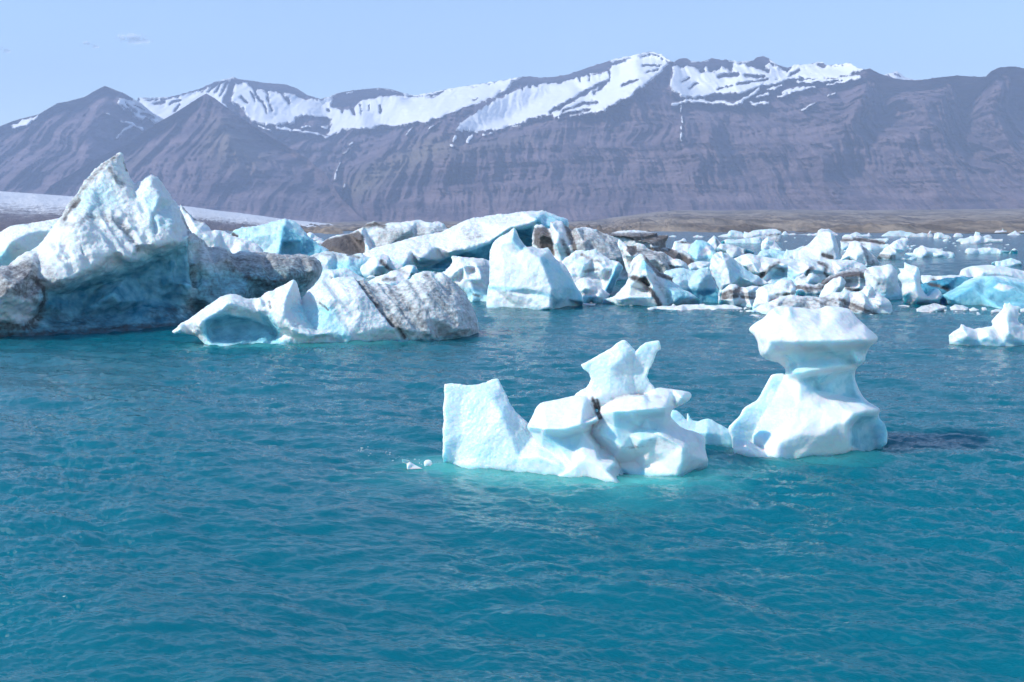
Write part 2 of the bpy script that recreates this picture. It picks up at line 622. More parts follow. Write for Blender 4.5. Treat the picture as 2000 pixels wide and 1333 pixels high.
# ------------------------------------------------------------------ mountains: terrain relief with true distances (metres)
def terrain(name, outline, ctrl, ridges, mat, step=2.0, sig=6.0, gully=70.0, strata=28.0, rough=22.0, snow=(), rock=(), grass=(),
            back=900.0, seed=0, ridge_jag=0.0):
    """outline/ctrl/ridges as 'x,y,Y' with Y the distance in metres"""
    O = poly_parse(outline)
    poly = np.array([[p[0], p[1]] for p in O]); dY = np.array([p[2] for p in O])
    allp = [list(p) for p in poly]; alld = list(dY)
    n = len(poly)
    edges = [(i, (i + 1) % n) for i in range(n)]
    for (x, y, d, w) in poly_parse(ctrl):
        allp.append([x, y]); alld.append(d)
    for rd in ridges:
        k0 = len(allp); rp = poly_parse(rd)
        for (x, y, d, w) in rp:
            allp.append([x, y]); alld.append(d)
        edges += [(k0 + i, k0 + i + 1) for i in range(len(rp) - 1)]
    mn = poly.min(0) - step * 1.5; mx = poly.max(0) + step * 1.5
    GX, GY = np.meshgrid(np.arange(mn[0], mx[0] + step, step), np.arange(mn[1], mx[1] + step, step))
    G = np.stack([GX.ravel(), GY.ravel()], 1)
    ins = inside(G, poly).reshape(GX.shape)
    D = tri_interp(allp, alld, edges, GX, GY)
    cell = ins[:-1, :-1] | ins[1:, :-1] | ins[:-1, 1:] | ins[1:, 1:]
    used = np.zeros_like(ins)
    used[:-1, :-1] |= cell; used[1:, :-1] |= cell; used[:-1, 1:] |= cell; used[1:, 1:] |= cell
    ui = np.flatnonzero(used.ravel())
    A_, B_ = poly, np.roll(poly, -1, 0)
    dist, idx, par = seg_dist(G[ui], A_, B_, 20000)
    o = ~ins.ravel()[ui]
    P2 = G[ui].copy()
    P2[o] = A_[idx[o]] + par[o, None] * (B_ - A_)[idx[o]]
    dd = D.ravel()[ui]
    ed = dY[idx] * (1 - par) + np.roll(dY, -1)[idx] * par
    bad = o | np.isnan(dd)
    dd[bad] = ed[bad]
    full = np.zeros(G.shape[0]); full[ui] = dd
    full = blur2(full.reshape(GX.shape), used, sig / step)
    dd = full.ravel()[ui]
    V0 = at(P2[:, 0], P2[:, 1], dd)
    # gullies run down the slope: noise in the lateral direction, slowly changing with height
    q = np.stack([V0[:, 0] / 420.0, V0[:, 1] / 2600.0, V0[:, 2] / 1500.0], 1)
    w = fbm(np.stack([V0[:, 0] / 900, V0[:, 1] / 900, V0[:, 2] / 500], 1), 3, seed + 31)
    q[:, 0] += 0.28 * w
    gl = fbm(q, 3, seed, 0.5, True) * 1.5 + 0.95 * fbm(q * np.array([3.1, 2.0, 1.3]) + 0.12 * w[:, None], 3, seed + 8, 0.6, True) + 0.42 * fbm(q * np.array([9.5, 5.0, 2.6]) + 0.25 * w[:, None], 4, seed + 18, 0.62, True)
    zz = V0[:, 2] + 60 * w
    st = fbm(np.stack([zz / 46.0, V0[:, 0] / 2600.0, V0[:, 1] * 0 + 3.3], 1), 3, seed + 50, 0.6)
    rn = fbm(V0 / 170.0, 5, seed + 70, 0.7)
    sn = np.zeros(len(P2))
    PW = P2 + np.stack([fbm(np.stack([P2[:, 0] / 16, P2[:, 1] / 16, P2[:, 0] * 0 + k], 1), 4, seed + 61, 0.65) * 6.5 for k in (1.5, 7.5)], 1)
    for s, wid, k in snow:
        if wid < 0:
            pts = [(p[0], p[1]) for p in poly_parse(s)]
            sn = np.maximum(sn, k * np.clip(1.25 + line_dist(PW, pts) / wid, 0, 1))
        else:
            pl = np.array([(p[0], p[1]) for p in poly_parse(s)])
            i_ = inside(PW, pl)
            d_ = seg_dist(PW, pl, np.roll(pl, -1, 0), 20000)[0]
            sn = np.maximum(sn, k * np.clip(0.5 + np.where(i_, d_, -d_) / (4.5 * wid), 0, 1))
    for s, wid, k in rock:
        pts = [(p[0], p[1]) for p in poly_parse(s)]
        sn = sn - k * np.clip(1.25 - line_dist(PW, pts) / wid, 0, 1)
    fr = fbm(np.stack([P2[:, 0] / 11.0, P2[:, 1] / 20.0, P2[:, 0] * 0 + 2.5], 1), 4, seed + 95, 0.65)
    sn = np.where(sn > 0.02, sn + 0.55 * fr, sn)
    sn = np.clip(sn, 0, 1)
    gr = np.zeros(len(P2))
    for s, wid, k in grass:
        pl = np.array([(p[0], p[1]) for p in poly_parse(s)])
        i_ = inside(P2, pl)
        d_ = seg_dist(P2, pl, np.roll(pl, -1, 0), 20000)[0]
        gr = np.maximum(gr, k * np.clip(0.5 + np.where(i_, d_, -d_) / (2 * wid), 0, 1))
    soft = 1 - 0.8 * np.clip(sn * 1.4, 0, 1)
    fade = np.clip(dist / 10.0, 0.0, 1)
    dd = dd + soft * fade * (gully * gl + strata * st * 2.2 + rough * rn) * np.clip(0.3 + (np.interp(P2[:, 0], [0, 600, 1200, 2000], [440, 445, 430, 415]) - P2[:, 1]) / 110.0, 0.3, 1)
    py = P2[:, 1].copy()
    if ridge_jag:
        top = o & (P2[:, 1] < 260)
        jg = fbm(np.stack([P2[:, 0] / 9.0, P2[:, 1] * 0, P2[:, 1] * 0 + 5], 1), 4, seed + 90, 0.6)
        py = py + np.where(top, ridge_jag * jg, 0)
    V = at(P2[:, 0], py, dd)
    remap = np.full(G.shape[0], -1); remap[ui] = np.arange(len(ui))
    j, i = np.nonzero(cell)
    a = j * GX.shape[1] + i; W = GX.shape[1]
    F = np.stack([remap[a], remap[a + W], remap[a + W + 1], remap[a + 1]], 1)
    # back slope: one strip from the skyline down behind
    me = mesh_from(name, V, F, [mat])
    put_color(me, 'cover', np.stack([sn, gr, gr * 0], 1))
    ob = link(name, me, kind='structure')
    top = [p for p in O if p[1] < 330]
    top.sort(key=lambda p: p[0])
    T = np.array([at(p[0], p[1], p[2] + 5) for p in top])
    Bk = T + np.array([0, back * 1.6, 0]); Bk[:, 2] = -10
    Vb = np.concatenate([T, Bk]); k = len(top)
    Fb = np.array([[t, t + 1, t + 1 + k, t + k] for t in range(k - 1)])
    bm = mesh_from(name + '_back_slope', Vb, Fb, [mat])
    put_color(bm, 'cover', np.zeros((len(Vb), 3)))
    link('back_slope', bm, parent=ob)
    return ob


RIDGE = ("270,192,7800 300,191,7900 330,190,7900 352,185,7900 390,174,8000 405,167,8000 423,160,8000 440,155,8000 456,151,8000 466,155,8000 "
         "490,158,8000 520,163,8000 556,165,8000 580,173,8000 600,186,8000 626,194,8000 640,191,8000 660,182,7950 690,177,7900 740,172,7900 "
         "765,175,7900 790,183,7900 810,187,7900 830,183,7900 850,180,7900 870,175,7850 900,170,7800 940,164,7750 985,157,7700 1015,151,7600 "
         "1030,150,7600 1055,152,7600 1080,151,7600 1110,146,7550 1150,132,7500 1185,121,7400 1200,116,7400 1240,108,7300 1270,101,7250 "
         "1290,106,7200 1310,120,7100 1318,122,7100 1326,115,7100 1340,114,7100 1350,120,7100 1370,121,7100 1383,117,7100 1390,114,7100 "
         "1410,118,7100 1425,118,7100 1440,121,7100 1470,119,7050 1480,112,7050 1492,110,7050 1505,117,7050 1520,128,7000 1540,133,7000 "
         "1552,127,6950 1575,127,6950 1600,121,6900 1615,128,6850 1640,126,6800 1660,123,6700 1670,132,6500 1690,136,6200 1700,135,6150 "
         "1720,145,6150 1745,153,6150 1770,157,6150 1800,157,6100 1830,152,6050 1870,148,6000 1900,150,5950 1925,151,5900 1935,140,5900 "
         "1950,133,5900 1975,130,5900 2000,134,5900 2100,128,5900 2300,170,5900")
terrain('snowy_mountain_range',
        RIDGE + " 2300,450,4200 2000,450,4250 1600,450,4300 1200,450,4400 900,450,4600 700,450,4800 600,450,4900 300,450,5600 230,300,6600",
        "2150,415,4300 2000,414,4300 1800,414,4300 1600,416,4320 1400,418,4350 1200,425,4400 1000,430,4500 850,432,4650 700,430,4850 600,430,5000 "
        "650,260,7200 665,320,6300 672,380,5500 560,215,7500 520,235,7100 740,235,7350 700,205,7700 800,215,7300 590,260,6900 "
        "1060,190,7200 1000,230,6850 940,250,6550 1120,165,7350 1360,165,6850 1400,185,6600 1340,203,6200 1440,203,6050 1500,170,6500 1560,150,6700 "
        "1280,130,6900 1200,160,7100 1150,195,6800 1650,200,5650 1750,200,5600 1850,200,5500 1950,200,5450 1560,210,5800 "
        "1400,290,5250 1550,290,5150 1700,290,5050 1850,290,5000 1980,290,4950 1300,260,5500 1150,300,5300 1000,330,5200 1250,360,4850 1600,350,4700 1900,350,4700 "
        "1730,190,6000 1722,225,5750 1760,170,6050 1890,190,5950 1885,240,5650 1992,200,5800 1990,240,5600 1250,240,5750 900,350,5200 800,370,5150 760,260,6900 720,290,6300 320,230,7000 430,190,7600",
        ["1015,151,7600 985,185,7100 940,198,6850 900,215,6600 850,232,6400 800,270,6000 740,312,5650 690,350,5350",
         "1310,120,7100 1296,140,6700 1262,160,6350 1247,168,6200 1200,200,6000 1160,226,5850 1100,240,5750 1037,262,5600 967,286,5450 880,300,5400 830,318,5350",
         "456,151,8000 448,180,7700 440,210,7300",
         "1690,136,6100 1692,170,5550 1680,205,5250 1650,250,5100",
         "1830,152,6000 1842,190,5400 1835,250,5100", "1950,133,5900 1955,170,5350 1935,230,5050", "1520,255,5350 1530,300,4950 1520,350,4700", "1390,250,5450 1380,300,5000 1360,350,4750"],
        M_MOUNT, step=2.0, sig=5.0, gully=235.0, strata=44.0, rough=115.0, seed=3, ridge_jag=5.0,
        snow=[("273,194 315,195 350,188 392,176 423,162 450,154 447,178 437,202 480,250 330,260 300,240 270,215", 3, 1),
              ("458,160 483,163 497,173 546,181 574,184 602,195 626,196 647,189 655,196 660,210 690,213 700,195 722,187 735,190 760,188 789,186 810,190 852,187 "
               "894,171 936,166 985,158 1013,155 985,180 950,196 925,210 880,222 852,230 824,240 796,244 722,251 700,253 663,254 655,262 640,262 647,236 616,230 581,229 "
               "574,239 546,246 507,245 490,236 469,211 451,197", 3, 1),
              ("1023,158 1020,168 1055,165 1090,162 1125,151 1146,146 1188,139 1195,127 1240,112 1268,102 1290,110 1308,126 1296,140 1265,163 1230,190 1167,221 1118,226 "
               "1090,229 1065,226 1034,236 985,252 943,258 890,254 905,238 936,215 978,191 1010,175", 3, 1),
              ("1314,128 1340,128 1352,132 1368,136 1380,128 1392,140 1410,128 1428,140 1428,122 1455,122 1464,134 1480,128 1508,126 1540,142 1548,130 1600,124 1624,130 1660,124 1680,137 "
               "1636,156 1592,156 1540,153 1480,170 1440,182 1392,186 1360,194 1328,190 1308,170 1312,148", 3, 1),
              ("815,186 850,179 900,170 940,164 985,157 1014,151", -5, 1), ("735,173 775,178", -1.5, .8), ("662,188 690,180", -2.5, .9), ("790,184 812,187", -3, 1), ("1196,117 1240,108 1270,101 1290,106 1308,118", -6, 1), ("1548,128 1575,127 1600,121 1640,126 1660,123 1682,134", -5, 1), ("640,191 662,182", -4, 1), ("430,158 456,151", -3, 1), ("1350,121 1385,118", -2.5, 1), ("1425,118 1440,121 1468,119", -3, 1), ("1505,118 1530,130", -3, 1), ("275,193 330,191", -2.5, .9), ("1314,206 1344,198 1400,200 1440,204 1455,194 1482,174", -4.5, 1), ("1470,204 1500,200", -3, 1), ("1480,190 1500,184", -4, 1),
              ("1440,182 1480,168 1530,158", -4, 1), ("1530,182 1570,170", -4, 1), ("1548,178 1590,170", -3.5, 1), ("1560,160 1620,157 1680,150", -4, 1),
              ("1616,167 1672,154", -3, 1), ("1510,160 1560,152", -3.5, 1), ("1565,215 1590,203", -2.5, 1), ("1620,188 1632,184", -2.5, 1),
              ("1520,190 1545,183", -3, 1), ("1500,176 1525,168", -3, 1), ("1466,200 1474,206", -3, 1),
              ("1332,208 1331,222", -2.8, 1), ("1331,228 1330,240", -2.6, 1), ("1330,247 1330,254", -2.4, 1), ("1329,260 1330,276", -2.2, 1),
              ("885,276 890,268", -3.5, 1), ("880,284 884,284", -3, 1), ("914,278 922,266", -3.5, 1), ("943,262 947,263", -3, 1), ("958,261 962,261", -3, 1),
              ("793,264 806,250", -2.5, 1), ("840,250 860,238", -3, 1), ("683,284 690,280", -3, 1), ("655,345 664,318", -2.2, 0.9), ("672,300 680,292", -2, 0.8),
              ("655,350 656,342", -3.2, 0.8), ("672,366 673,360", -2.5, 0.8), ("540,250 580,256 620,262 640,270", -3.2, 1), ("590,248 640,248", -3, 1), ("640,268 648,262 655,250", -3, 1), ("505,248 530,256", -2.5, 0.9)],
        rock=[("1190,158 1150,178 1110,200 1075,220", 5, 0.75), ("1185,166 1160,184", 4, 0.6), ("1215,168 1245,158", 3.5, .8), ("1255,130 1290,128", 2.5, .8), ("1262,142 1285,136", 2.5, .7),
              ("1100,218 1140,204 1165,200", 4, .7), ("1100,226 1150,214", 4, .6), ("655,205 680,200 700,196", 9, .8), ("665,192 730,186", 8, .8), ("690,215 692,222", 4, .8), ("741,207 741,220", 3, .9),
              ("672,206 668,220", 3, .7), ("705,206 706,224", 2.5, .7), ("722,206 722,214", 2.5, .7), ("640,216 644,217", 3, .8),
              ("505,190 520,220", 3, .8), ("520,192 530,215", 2.4, .8), ("490,180 500,196", 3, .8), ("470,190 486,204", 3, .8), ("545,180 565,200", 3, .7), ("498,170 500,186", 2.6, .8), ("520,176 523,186", 2.6, .8), ("560,190 566,200", 2.6, .7),
              ("425,164 405,180", 2.5, .8), ("435,160 418,182", 2.5, .8), ("443,162 430,186", 2.5, .8), ("448,172 440,196", 4, .8),
              ("300,205 320,200", 3, .8), ("330,205 352,196", 2.5, .8), ("290,225 306,232", 3, .7), ("340,218 352,206", 2.5, .7), ("580,236 600,232 640,234", 4, .8), ("575,246 600,244 625,250", 3, .8),
              ("925,196 935,192", 3, .8), ("900,214 925,208", 2.5, .8), ("1022,165 1020,176", 2.5, .8), ("1035,160 1034,172", 2.5, .9), ("1047,160 1047,168", 2.5, .8), ("990,184 1012,168", 3, .7), ("1130,150 1133,160", 2.5, .8), ("1190,140 1192,152", 2.5, .8), ("1150,148 1152,158", 2.5, .8),
              ("1368,140 1375,138", 5, .7), ("1330,160 1345,152", 3, .7), ("1405,150 1440,146", 6, .8), ("1480,128 1500,140", 6, .8), ("1455,150 1490,148", 4, .7), ("1440,165 1500,155", 3, .7), ("1345,172 1365,165", 2.5, .7), ("1545,148 1560,138", 3, .7), ("1400,176 1430,168", 3, .6), ("1600,128 1610,130", 4, .7),
              ("850,244 900,216", 3, .6), ("330,190 400,170", 2.2, .6)],
        grass=[("690,350 760,312 840,270 900,282 830,318 760,345 700,385 672,370", 20, 0.8), ("840,300 1000,268 1100,262 900,312", 12, 0.35)])

terrain('snow_capped_peak_range', "1690,170,9000 1712,150,9000 1728,146,9000 1740,143,9000 1752,139,9000 1768,151,9000 1786,156,9000 1800,170,8900 1800,200,8600 1690,200,8600",
        "1750,165,8800", [], M_MOUNT, step=2.0, sig=2.0, gully=30, strata=10, rough=20, seed=9, back=600,
        snow=[("1724,146 1752,138 1786,155 1795,168 1764,164 1720,156", 2, 1)], rock=[("1750,143 1758,150", 3, .8), ("1735,148 1742,152", 2.5, .7)])

terrain('dark_mountain_hill', "-220,300,6700 -120,290,6700 -60,270,6700 0,247,6700 25,237,6700 50,230,6700 75,224,6700 90,215,6700 112,202,6700 130,199,6700 165,190,6700 185,178,6700 205,168,6700 225,176,6700 245,184,6700 "
        "258,192,6750 275,202,6800 300,222,6850 340,244,6900 400,270,6800 460,330,6000 460,450,5000 200,450,5100 -220,450,5300",
        "0,400,5250 150,390,5200 300,400,5100 60,300,6050 150,300,5950 250,300,6150 320,300,6300",
        ["205,168,6700 195,210,6250 170,270,5850 150,330,5500", "112,202,6700 80,250,6250 40,330,5700", "300,222,6850 270,260,6500 240,300,6250 220,350,5700"],
        M_MOUNT, step=2.2, sig=6, gully=150, strata=20, rough=60, seed=12, ridge_jag=1.5,
        snow=[("22,245 50,234 78,225 72,233 48,246 24,252", 1.5, 1),
              ("228,194 246,193 262,192 280,203 310,212 330,222 372,207 336,228 308,242 287,236 259,229 245,215 231,204", 3, 1),
              ("238,240 259,243 280,252", -3.4, 1), ("259,246 241,258 227,272", -3.2, 1), ("300,225 340,235 320,246", -5, 1), ("210,224 213,226", -2.4, .9)],
        rock=[("245,200 265,220", 2.5, .7), ("275,222 300,230", 3.5, .8), ("262,206 285,216", 2.5, .6), ("240,206 262,226", 2, .6)])

terrain('pyramid_mountain_hill', "30,420,5200 80,385,5350 100,362,5450 130,345,5550 180,315,5700 240,285,5850 300,245,5950 340,222,6000 375,200,6000 390,190,6000 403,183,6000 420,193,6000 440,208,6000 470,230,6000 "
        "520,262,6000 560,285,5950 600,310,5850 640,345,5600 665,385,5250 700,420,4950 740,450,4750 300,452,4650 30,452,4800",
        "440,290,5350 450,330,5050 300,330,5200 200,360,5150 550,350,5150 400,380,4850 600,400,4900 480,400,4800 250,400,4850 500,300,5500 340,270,5600",
        ["403,183,6000 428,215,5750 440,240,5550 455,290,5250 450,335,5000"],
        M_MOUNT, step=2.2, sig=6, gully=130, strata=24, rough=60, seed=21, ridge_jag=1.2,
        grass=[("420,235 455,240 520,300 500,330 430,320 400,290", 25, .55), ("180,330 280,290 300,310 200,350", 18, .3)])


def sheet(name, outline, ctrl, mat, step=3.0, sig=8.0, amp=0.0, scale=60.0, seed=0, cover=None):
    O = poly_parse(outline)
    poly = np.array([[p[0], p[1]] for p in O]); dY = np.array([math.log(p[2]) for p in O])
    C_ = poly_parse(ctrl)
    allp = [list(p) for p in poly] + [[c[0], c[1]] for c in C_]
    alld = list(dY) + [math.log(c[2]) for c in C_]
    n = len(poly); edges = [(i, (i + 1) % n) for i in range(n)]
    mn = poly.min(0) - 3; mx = poly.max(0) + 3
    GX, GY = np.meshgrid(np.arange(mn[0], mx[0] + step, step), np.arange(mn[1], mx[1] + 1, 1.0))
    G = np.stack([GX.ravel(), GY.ravel()], 1)
    ins = inside(G, poly).reshape(GX.shape)
    D = tri_interp(allp, alld, edges, GX, GY)
    cell = ins[:-1, :-1] | ins[1:, :-1] | ins[:-1, 1:] | ins[1:, 1:]
    used = np.zeros_like(ins)
    used[:-1, :-1] |= cell; used[1:, :-1] |= cell; used[:-1, 1:] |= cell; used[1:, 1:] |= cell
    ui = np.flatnonzero(used.ravel())
    A_, B_ = poly, np.roll(poly, -1, 0)
    dist, idx, par = seg_dist(G[ui], A_, B_)
    o = ~ins.ravel()[ui]
    P2 = G[ui].copy(); P2[o] = A_[idx[o]] + par[o, None] * (B_ - A_)[idx[o]]
    dd = D.ravel()[ui]; ed = dY[idx] * (1 - par) + np.roll(dY, -1)[idx] * par
    bad = o | np.isnan(dd); dd[bad] = ed[bad]
    Y = np.exp(dd)
    V = at(P2[:, 0], P2[:, 1], Y)
    V[:, 2] += amp * fbm(np.stack([V[:, 0] / scale, V[:, 1] / scale / 2, V[:, 0] * 0], 1), 5, seed, 0.6) * np.clip(dist / 6, 0, 1)
    remap = np.full(G.shape[0], -1); remap[ui] = np.arange(len(ui))
    j, i = np.nonzero(cell); W = GX.shape[1]; a = j * W + i
    F = np.stack([remap[a], remap[a + W], remap[a + W + 1], remap[a + 1]], 1)
    me = mesh_from(name, V, F, [mat])
    cv = np.zeros((len(V), 3))
    if cover:
        cv[:, 0] = cover(P2)
    put_color(me, 'cover', cv)
    return link(name, me, kind='structure')


sheet('shore', "-300,446,4600 300,444,4600 600,436,4500 700,433,4450 850,433,4400 1000,433,4300 1100,434,4200 1160,431,4150 1200,425,4120 1260,417,4100 1320,411,4100 1400,412,4100 1500,410,4100 1700,411,4100 2000,408,4100 2300,409,4100 "
      "2300,458,620 2000,457,640 1700,457.5,640 1300,459,620 1100,461,560 850,463,520 600,465,480 480,462,520 300,460,560 -300,460,560",
      "1200,440,2500 1300,430,2200 1500,428,2000 1700,432,1900 1900,428,2100 2000,440,1300 1600,442,1200 1400,446,1000 1250,449,900 1000,446,1500 800,446,1600",
      M_SHORE, amp=15.0, scale=80.0, seed=5)


def glac_cover(P):
    x, y = P[:, 0], P[:, 1]
    top = np.interp(x, [-300, 0, 60, 140, 370, 480, 600, 660], [371, 374, 378, 384, 404, 418, 434, 440])
    hgt = np.interp(x, [-300, 0, 140, 370, 480, 660], [75, 72, 62, 40, 30, 8])
    return np.clip((y - top - 6) / (hgt * 0.62), 0, 1.3) - 0.15


sheet('glacier', "-300,371,3600 0,374,3600 60,378,3600 140,384,3600 250,392,3600 370,404,3600 420,411,3600 480,418,3600 560,429,3600 640,437,3600 700,441,3500 "
      "700,446,2600 560,452,1500 400,457,900 200,461,700 0,462,650 -300,462,640", "0,410,2300 100,420,1900 300,425,1900 450,432,2300", M_GLAC, amp=12.0, scale=55.0, seed=8, cover=glac_cover)


# ------------------------------------------------------------------ the lagoon: one sheet with a real wind-wave surface
def wave_tile(L, N, lam_pk, rms, wind, spread, seed, lam_min):
    rs = np.random.RandomState(seed)
    k1 = np.fft.fftfreq(N, L / N) * 2 * np.pi
    KX, KY = np.meshgrid(k1, k1)
    K = np.hypot(KX, KY); K[0, 0] = 1e9
    kp = 2 * np.pi / lam_pk
    S = K ** -4.0 * np.exp(-1.2 * (kp / K) ** 2) * np.exp(-(K * lam_min / 2 / np.pi) ** 2)
    th = np.arctan2(KY, KX) - wind
    S *= (np.cos(th / 2) ** 2) ** spread + 0.02
    S[0, 0] = 0
    H = (rs.normal(size=K.shape) + 1j * rs.normal(size=K.shape)) * np.sqrt(S)
    h = np.fft.ifft2(H).real
    sc = rms / h.std()
    dx = np.fft.ifft2(-1j * KX / K * H).real * sc
    dy = np.fft.ifft2(-1j * KY / K * H).real * sc
    return h * sc, dx, dy, L


def tile_sample(T, X, Y, rot=0.0):
    c, s = math.cos(rot), math.sin(rot)
    x = (X * c + Y * s); y = (-X * s + Y * c)
    h, dx, dy, L = T
    N = h.shape[0]
    u = (x / L * N) % N; v = (y / L * N) % N
    i = u.astype(int); j = v.astype(int); fu = u - i; fv = v - j
    i1 = (i + 1) % N; j1 = (j + 1) % N; i %= N; j %= N
    r = [a[j, i] * (1 - fu) * (1 - fv) + a[j, i1] * fu * (1 - fv) + a[j1, i] * (1 - fu) * fv + a[j1, i1] * fu * fv for a in (h, dx, dy)]
    return r[0], r[1] * c - r[2] * s, r[1] * s + r[2] * c


def build_water(ice_feet):
    rows = np.concatenate([np.arange(2600, 1400, -60.0), np.arange(1400, 520, -1.7), np.arange(520, 450, -1.2), np.array([449, 448, 447, 446, 445.2])])
    Yr = water_y(rows)
    u = np.concatenate([np.arange(-2600, -200, 60.0), np.arange(-200, 2200, 2.6), np.arange(2200, 4600, 60.0)])
    X = (u[None, :] - 1000) / FPX * np.hypot(Yr, 4.0)[:, None]
    Y = np.repeat(Yr[:, None], len(u), 1)
    dYr = np.abs(np.gradient(Yr))[:, None]
    x, y = X.ravel(), Y.ravel()
    wind = math.radians(-108)
    big = wave_tile(37.0, 512, 4.2, 0.034, math.radians(-116), 9, 2, 0.4)
    mid = wave_tile(23.0, 1024, 0.95, 0.0230, wind, 9, 4, 0.10)
    sml = wave_tile(7.9, 1024, 0.20, 0.0072, math.radians(-100), 6.0, 6, 0.02)
    z = np.zeros_like(x); ox = np.zeros_like(x); oy = np.zeros_like(x)
    dy = np.repeat(dYr, len(u), 1).ravel()
    # calm and gusty patches
    gust = 0.85 + 1.1 * fbm(np.stack([x / 9.0, y / 22.0, x * 0], 1), 3, 77)
    for T, r, lam, chop in ((big, 0.0, 5.0, 1.1), (mid, 0.1, 1.5, 1.25), (sml, -0.2, 0.42, 1.0)):
        f = np.clip(1.6 - 2.2 * dy / lam, 0.38 if lam > 0.5 else 0.05, 1)
        if lam < 3:
            f = f * np.clip(gust, 0.25, 1.6)
        h, a, b = tile_sample(T, x, y, r)
        z += h * f; ox += a * chop * f; oy += b * chop * f
    V = np.stack([x + ox * 0.5, y + oy * 0.5, z], 1)
    W = len(u); R_ = len(rows)
    idx = np.arange(R_ * W).reshape(R_, W)
    F = np.stack([idx[:-1, :-1].ravel(), idx[:-1, 1:].ravel(), idx[1:, 1:].ravel(), idx[1:, :-1].ravel()], 1)
    me = mesh_from('water', V, F, [M_WATER])
    below = np.zeros(len(V))
    near = y < 80
    for pts, rad, k in ice_feet:
        p = np.array(pts)
        d = seg_dist(np.stack([x, y], 1)[near], p[:-1], p[1:], 60000)[0]
        nz = fbm(np.stack([x[near] * 1.3, y[near] * 1.3, x[near] * 0], 1), 3, 5)
        below[near] = np.maximum(below[near], k * np.clip(1 - d / (rad * (1 + 0.7 * nz)), 0, 1) ** 1.6)
    put_color(me, 'ice_below_reflect', np.stack([below, below * 0, below * 0], 1))
    return link('water', me, kind='structure')


FEET = []        # pale tint for submerged ice and, painted in, the bergs' reflections: (points on the water, reach in metres, strength)


def foot(s, rad, k):
    FEET.append(([tuple(at(p[0], p[1], water_y(p[1]))[:2]) for p in poly_parse(s)], rad, k))

